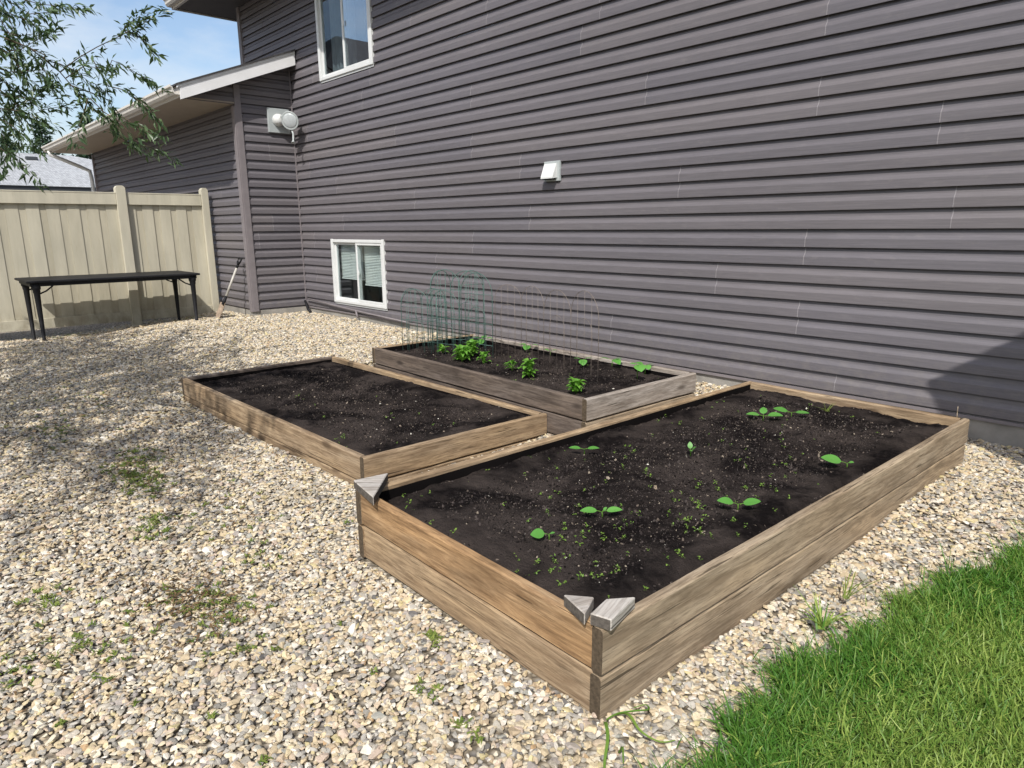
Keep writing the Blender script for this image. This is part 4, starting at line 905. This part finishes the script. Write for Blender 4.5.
# ------------------------------------------------------------------ shovel leaning on the garage wall
sh = empty('shovel','old spade with a pale shaft and black handle leaning on the garage siding','shovel',(-9.03,2.22,.055))
b0=Vector((0,0,0)); top=Vector((.02,.405,.86)); ax=(top-b0).normalized(); sd=Vector((1,0,0)); nr=sd.cross(ax).normalized()
def sp_(s,t,o=0): return b0+ax*t+sd*s+nr*o
mb=MB(); mb.tube([sp_(0,.36),sp_(0,.82)],.016,10); mb.build('shaft',M['ashwood'],sh)
mb=MB(); mb.tube([sp_(0,.235),sp_(0,.30),sp_(0,.37)],[.024,.022,.0175],10); mb.build('socket',M['black'],sh)
mb=MB(); mb.tube([sp_(0,.80),sp_(0,.85),sp_(-.05,.90),sp_(-.055,.945),sp_(.055,.945),sp_(.05,.90),sp_(0,.85)],[.018,.017,.013,.014,.014,.013,.017],8); mb.build('handle',M['black'],sh)
V=[];F=[];nu,nv=10,8
for side in (0,1):
    for i in range(nu+1):
        tt=i/nu; w=.095*(1-.0*tt)*(math.sqrt(max(0,1-(1-min(1,tt*2.2))**2)) if tt<.45 else 1)
        for j in range(nv+1):
            s=-1+2*j/nv; V.append(tuple(sp_(w*s, .27*tt-.03*0, .022*s*s-.012+.012*(tt-.5)**2-.003*side)))
n1=(nu+1)*(nv+1)
for i in range(nu):
    for j in range(nv):
        a=i*(nv+1)+j; F.append((a,a+1,a+nv+2,a+nv+1)); F.append((n1+a,n1+a+nv+1,n1+a+nv+2,n1+a+1))
link('blade',mesh_np('blade',V,np.array(F),True),M['spade'],sh)

# ------------------------------------------------------------------ leafy tree whose twigs hang into the view
tr = empty('leafy_tree','leafy green tree with slender drooping twigs hanging in from the left','tree',(-4.0,-3.05,0))
TB=Vector(tr.location)
mb=MB()
def limb(pts,r0,r1,n=8):
    P2=[Vector(p)-TB for p in pts]; mb.tube(P2,[r0+(r1-r0)*i/(len(P2)-1) for i in range(len(P2))],n)
limb([(-4.0,-3.05,-.2),(-4.01,-3.04,.1),(-3.95,-3.0,.9),(-3.89,-2.95,1.7),(-3.87,-2.92,2.2)],.13,.10,12)
ends=[]
for tgt,r in (((-4.15,-1.65,2.75),.055),((-3.9,-2.3,3.6),.06),((-5.4,-2.0,3.3),.06),((-6.1,-2.6,3.4),.06),((-4.7,-2.8,4.4),.06),((-5.6,-3.4,3.5),.05),((-3.3,-3.2,3.3),.05),((-2.0,-2.9,3.2),.05),((-1.5,-3.3,3.5),.04),((-2.6,-2.1,3.1),.04),((-2.9,-2.8,3.8),.04),((-6.8,-1.9,3.1),.045),((-4.5,-1.2,3.35),.045),((-5.6,-1.3,3.0),.04)):
    s=Vector((-3.87,-2.92,2.05)); tg=Vector(tgt); mid=(s+tg)/2+Vector((random.uniform(-.1,.1),random.uniform(-.1,.1),.2)); q1=(s+mid)/2+Vector((0,0,.1)); q2=(mid+tg)/2+Vector((0,0,.06))
    limb([s,q1,mid,q2,tg],r,.016)
    ends += [mid,q2,tg]
LB_=[];LD_=[];LL_=[]
def twig_leaves(pts, dens, L=.075, spread=.8, start=.0):
    pts=[np.array(p,float) for p in pts]
    for a,b in zip(pts,pts[1:]):
        ln=np.linalg.norm(b-a); n=max(1,int(ln*dens+rng.random())); dd=(b-a)/(ln+1e-9)
        for i in range(n):
            t=rng.random(); p=a+(b-a)*t
            d=dd*rng.uniform(.3,1.0)+rng.normal(0,spread*.6,3)+np.array([0,0,-.25]); d/=np.linalg.norm(d)
            LB_.append(p+rng.normal(0,.012,3)); LD_.append(d); LL_.append(L*rng.uniform(.55,1.2))
attach=[Vector((-4.15,-1.65,2.75)),Vector((-5.6,-1.3,3.0)),Vector((-4.5,-1.2,3.35))]
for i,w in enumerate(TWIGS):
    p=[Vector(q) for q in w]
    limb(p,.0055 if i<1 else .003,.0015,5)
    if i in (0,8,9,10,11,12,13,14,15,16,17,18,19,20,21,22,25,26,27,28):     # rooted twigs run back to a limb outside the picture
        at_=min(attach,key=lambda e:(e-p[0]).length); at_=at_+Vector((random.uniform(-.5,.5),random.uniform(-.4,.2),random.uniform(-.3,.3))); md=(at_+p[0])/2+Vector((random.uniform(-.15,.15),random.uniform(-.15,.1),random.uniform(.0,.22))); limb([at_,md,p[0]],.009,.0055 if i<2 else .0035,6)
    bare={7:18,5:45}
    twig_leaves(w, bare.get(i, 95 if i in (0,) else (118 if i < 8 else 145)), .055, .8)
    tipd=np.array(w[-1])-np.array(w[-2]); tipd/=np.linalg.norm(tipd)
    twig_leaves([w[-1],np.array(w[-1])+tipd*.10],170,.053,.75)
    twig_leaves([np.array(w[-1])-tipd*.16,np.array(w[-1])+tipd*.03],140,.053,.8)
def crown_twigs(n, cen, rad, avoid=True):
    k=0
    while k<n:
        c=np.array(cen)+rng.normal(0,1,3)*np.array(rad)*.55
        e=np.array(min(ends,key=lambda q:(q-Vector(c)).length)); d=c-e; 
        if np.linalg.norm(d)>1.5: d*=1.5/np.linalg.norm(d)
        b=e+d; droop=np.array([rng.normal(0,.18),rng.normal(0,.18),-rng.uniform(.05,.35)]); tip=b+droop
        pr=np.stack([e+d*.5,b,tip,b+droop*.5,tip+[0.05,.05,0]])
        if avoid and in_frame(pr,25)[0].any(): k+=.25; continue
        mb.tube([Vector(e)-TB,Vector(e+d*.5+[0,0,.04])-TB,Vector(b)-TB,Vector(tip)-TB],[.007,.005,.003,.0015],4)
        twig_leaves([e+d*.45,b,tip],62,.085,.9); k+=1
crown_twigs(230,(-3.4,-2.8,3.4),(1.5,1.0,.8)); crown_twigs(75,(-1.9,-2.6,3.3),(1.1,.9,.5)); crown_twigs(170,(-4.8,-2.5,3.7),(1.3,1.0,.9)); crown_twigs(200,(-6.2,-2.3,3.3),(1.6,1.0,.8)); crown_twigs(60,(-4.4,-1.7,3.3),(.9,.8,.7))
mb.build('trunk',M['bark'],tr)
LB_=np.array(LB_);LD_=np.array(LD_);LL_=np.array(LL_); n=len(LB_)
nn=unit(np.stack([rng.normal(0,.6,n),rng.normal(0,.6,n),np.ones(n)],1)); nn=unit(nn-LD_*(nn*LD_).sum(1)[:,None])
V,F3,tt=lances(LB_-np.array(TB),LD_,nn,LL_,LL_*rng.uniform(.22,.34,n),np.clip(rng.normal(.4,.28,n),0,1))
link('crown',mesh_np('crown',V,F3,False,{'tint':tt}),M['tree'],tr); print('LEAVES',n)

# ------------------------------------------------------------------ beyond the fence
def spruce(x,y,h,rad,label,seed):
    t=empty('spruce_tree',label,'spruce tree',(x,y,-.3),0,'spruce trees beyond the fence')
    MB().tube([(0,0,0),(.05,0,h*.5),(0,0,h)],[.18,.1,.015],8).build('trunk',M['bark'],t)
    rs=np.random.default_rng(seed); V=[];F=[];T=[]
    lv=int(h*5); B_=[];D_=[];L_=[]
    for i in range(lv):
        z=h*(.10+.9*i/lv); rr_=rad*(1-i/lv)**.85+.08
        for j in range(int(9+5*(1-i/lv))):
            a=rs.uniform(0,6.28); r=rr_*rs.uniform(.7,1.15)
            for s in np.linspace(.2,1,max(3,int(r*7))):
                p=np.array([math.cos(a)*r*s,math.sin(a)*r*s,z-.38*r*s*s+.10*r*s])
                for _ in range(3):
                    d=np.array([math.cos(a),math.sin(a),-.2])+rs.normal(0,.6,3); B_.append(p+rs.normal(0,.05,3)); D_.append(d/np.linalg.norm(d)); L_.append(rs.uniform(.16,.34))
    B_=np.array(B_);D_=np.array(D_);L_=np.array(L_);n=len(B_); nn=unit(rs.normal(0,1,(n,3))); nn=unit(nn-D_*(nn*D_).sum(1)[:,None])
    V,F3,tt=lances(B_,D_,nn,L_,L_*.35,rs.random(n)); link('crown',mesh_np('crown',V,F3,False,{'tint':tt}),M['needle'],t)
spruce(-45,6.5,7.4,2.3,'broad dark spruce tree rising behind the neighbouring grey roof',1)
spruce(-44,4.7,6.4,1.9,'shorter spruce tree at the left edge behind the grey roof',2)
spruce(-46,8.9,8.2,1.9,'spruce tree whose tip shows over the garage gutter',3)
spruce(-47,7.7,5.8,2.0,'low spruce tree half hidden between the grey roof and the garage gutter',4)
def neighbour(name_label, x0,x1,y0,y1,ez,rzz,ov,roofmat,vents,ins):
    h=empty('neighbour_house',name_label,'house',((x0+x1)/2,(y0+y1)/2,0)); cx,cy=(x0+x1)/2,(y0+y1)/2
    X0,X1,Y0,Y1=x0-cx,x1-cx,y0-cy,y1-cy
    mb=MB(); mb.box((X0,Y0,-.5),(X1,Y1,ez)); mb.build('wall',M['stucco'],h)
    mb=MB(); mb.box((X0-ov,Y0-ov,ez+.001),(X1+ov,Y1+ov,ez+.19)); mb.build('fascia',M['darkfascia'],h)
    bm=bmesh.new(); a,b,c,d=[bm.verts.new(p) for p in ((X0-ov-.05,Y0-ov-.05,ez+.192),(X1+ov+.05,Y0-ov-.05,ez+.192),(X1+ov+.05,Y1+ov+.05,ez+.192),(X0-ov-.05,Y1+ov+.05,ez+.192))]
    e,f=bm.verts.new((0,Y0+ins,rzz)),bm.verts.new((0,Y1-ins,rzz))
    for q in ((a,b,e),(b,c,f,e),(c,d,f),(d,a,e,f),(d,c,b,a)): bm.faces.new(q)
    bmesh.ops.recalc_face_normals(bm,faces=bm.faces); me=bpy.data.meshes.new('roof'); bm.to_mesh(me); bm.free(); rf=link('roof',me,roofmat,h)
    for vx,vy in vents:
        zz=ez+.192+(rzz-ez-.192)*(1-(vx/(X1+ov+.05)))
        mb=MB(); mb.box((vx-.10,vy-.18,zz-.02),(vx+.12,vy+.18,zz+.10),.02); mb.build('roof_vent',M['darkfascia'],rf)
    return h,X1,Y0,Y1,ez
h,X1,Y0,Y1,ez=neighbour('neighbouring house with a pale grey hip roof seen over the tan fence',-35.0,-26,-9,9.5,2.50,4.10,.55,M['greyshingle'],[(1.2,1.6),(1.1,3.2),(1.9,-.6),(1.4,.7)],4.6)
for yy in (-4,0,4):
    mb=MB(); mb.box((X1-.02,yy-.6,.9),(X1+.03,yy+.6,2.0),.01); w=mb.build('window',M['white'],h)
    mb=MB(); mb.box((X1+.005,yy-.53,.97),(X1+.034,yy+.53,1.93)); mb.build('pane',M['dark'],w)
neighbour('neighbouring house with a dark hip roof out beyond the lawn, mirrored in the upper window',-31,-20,-18,-3.0,5.4,8.75,.5,M['shingle'],[],3.5)

# ------------------------------------------------------------------ unseen square umbrella, added outside the view so its corner shades the siding
um=empty('added_umbrella','unseen square dark umbrella added on the lawn to cast a shadow corner on the siding','umbrella',(2.23,2.15,0))
u=Vector((.68,.73,0)).normalized(); v=Vector((.80,-.60,0)).normalized(); tip=Vector((-.317,WY-.01,.352))+SUN*((2.65-.352)/SUN.z)-Vector((2.23,2.15,0)); sz=2.25
ctr=tip+(u+v)*sz/2
V=[];F=[];n=12
for k in (0,1):
    for i in range(n+1):
        for j in range(n+1):
            a,b=i/n,j/n; p=tip+u*sz*a+v*sz*b; q=max(abs(2*a-1),abs(2*b-1)); V.append((p.x,p.y,p.z+.42*(1-q)-.012*k-.02*math.sin(math.pi*a)*(1-abs(2*b-1)**1)*0))
for k in (0,1):
    for i in range(n):
        for j in range(n):
            a=k*(n+1)**2+i*(n+1)+j; f=(a,a+n+1,a+n+2,a+1); F.append(f if k==0 else f[::-1])
link('canopy',mesh_np('canopy',V,np.array(F),False),M['canvas'],um)
MB().tube([(ctr.x,ctr.y,.06),(ctr.x,ctr.y,3.12)],.024,12).build('pole',M['darkfascia'],um)
MB().lathe([(.30,0),(.30,.05),(.27,.075),(.05,.09),(.04,.30),(.03,.30)],Matrix.Translation((ctr.x,ctr.y,.015))).build('base',M['concrete'],um)
for a,b in ((0,0),(1,0),(1,1),(0,1)):
    p=tip+u*sz*a+v*sz*b; MB().tube([(ctr.x,ctr.y,3.04),(p.x*.995,p.y*.995,p.z-.03)],.008,6).build('rib',M['darkfascia'],um)
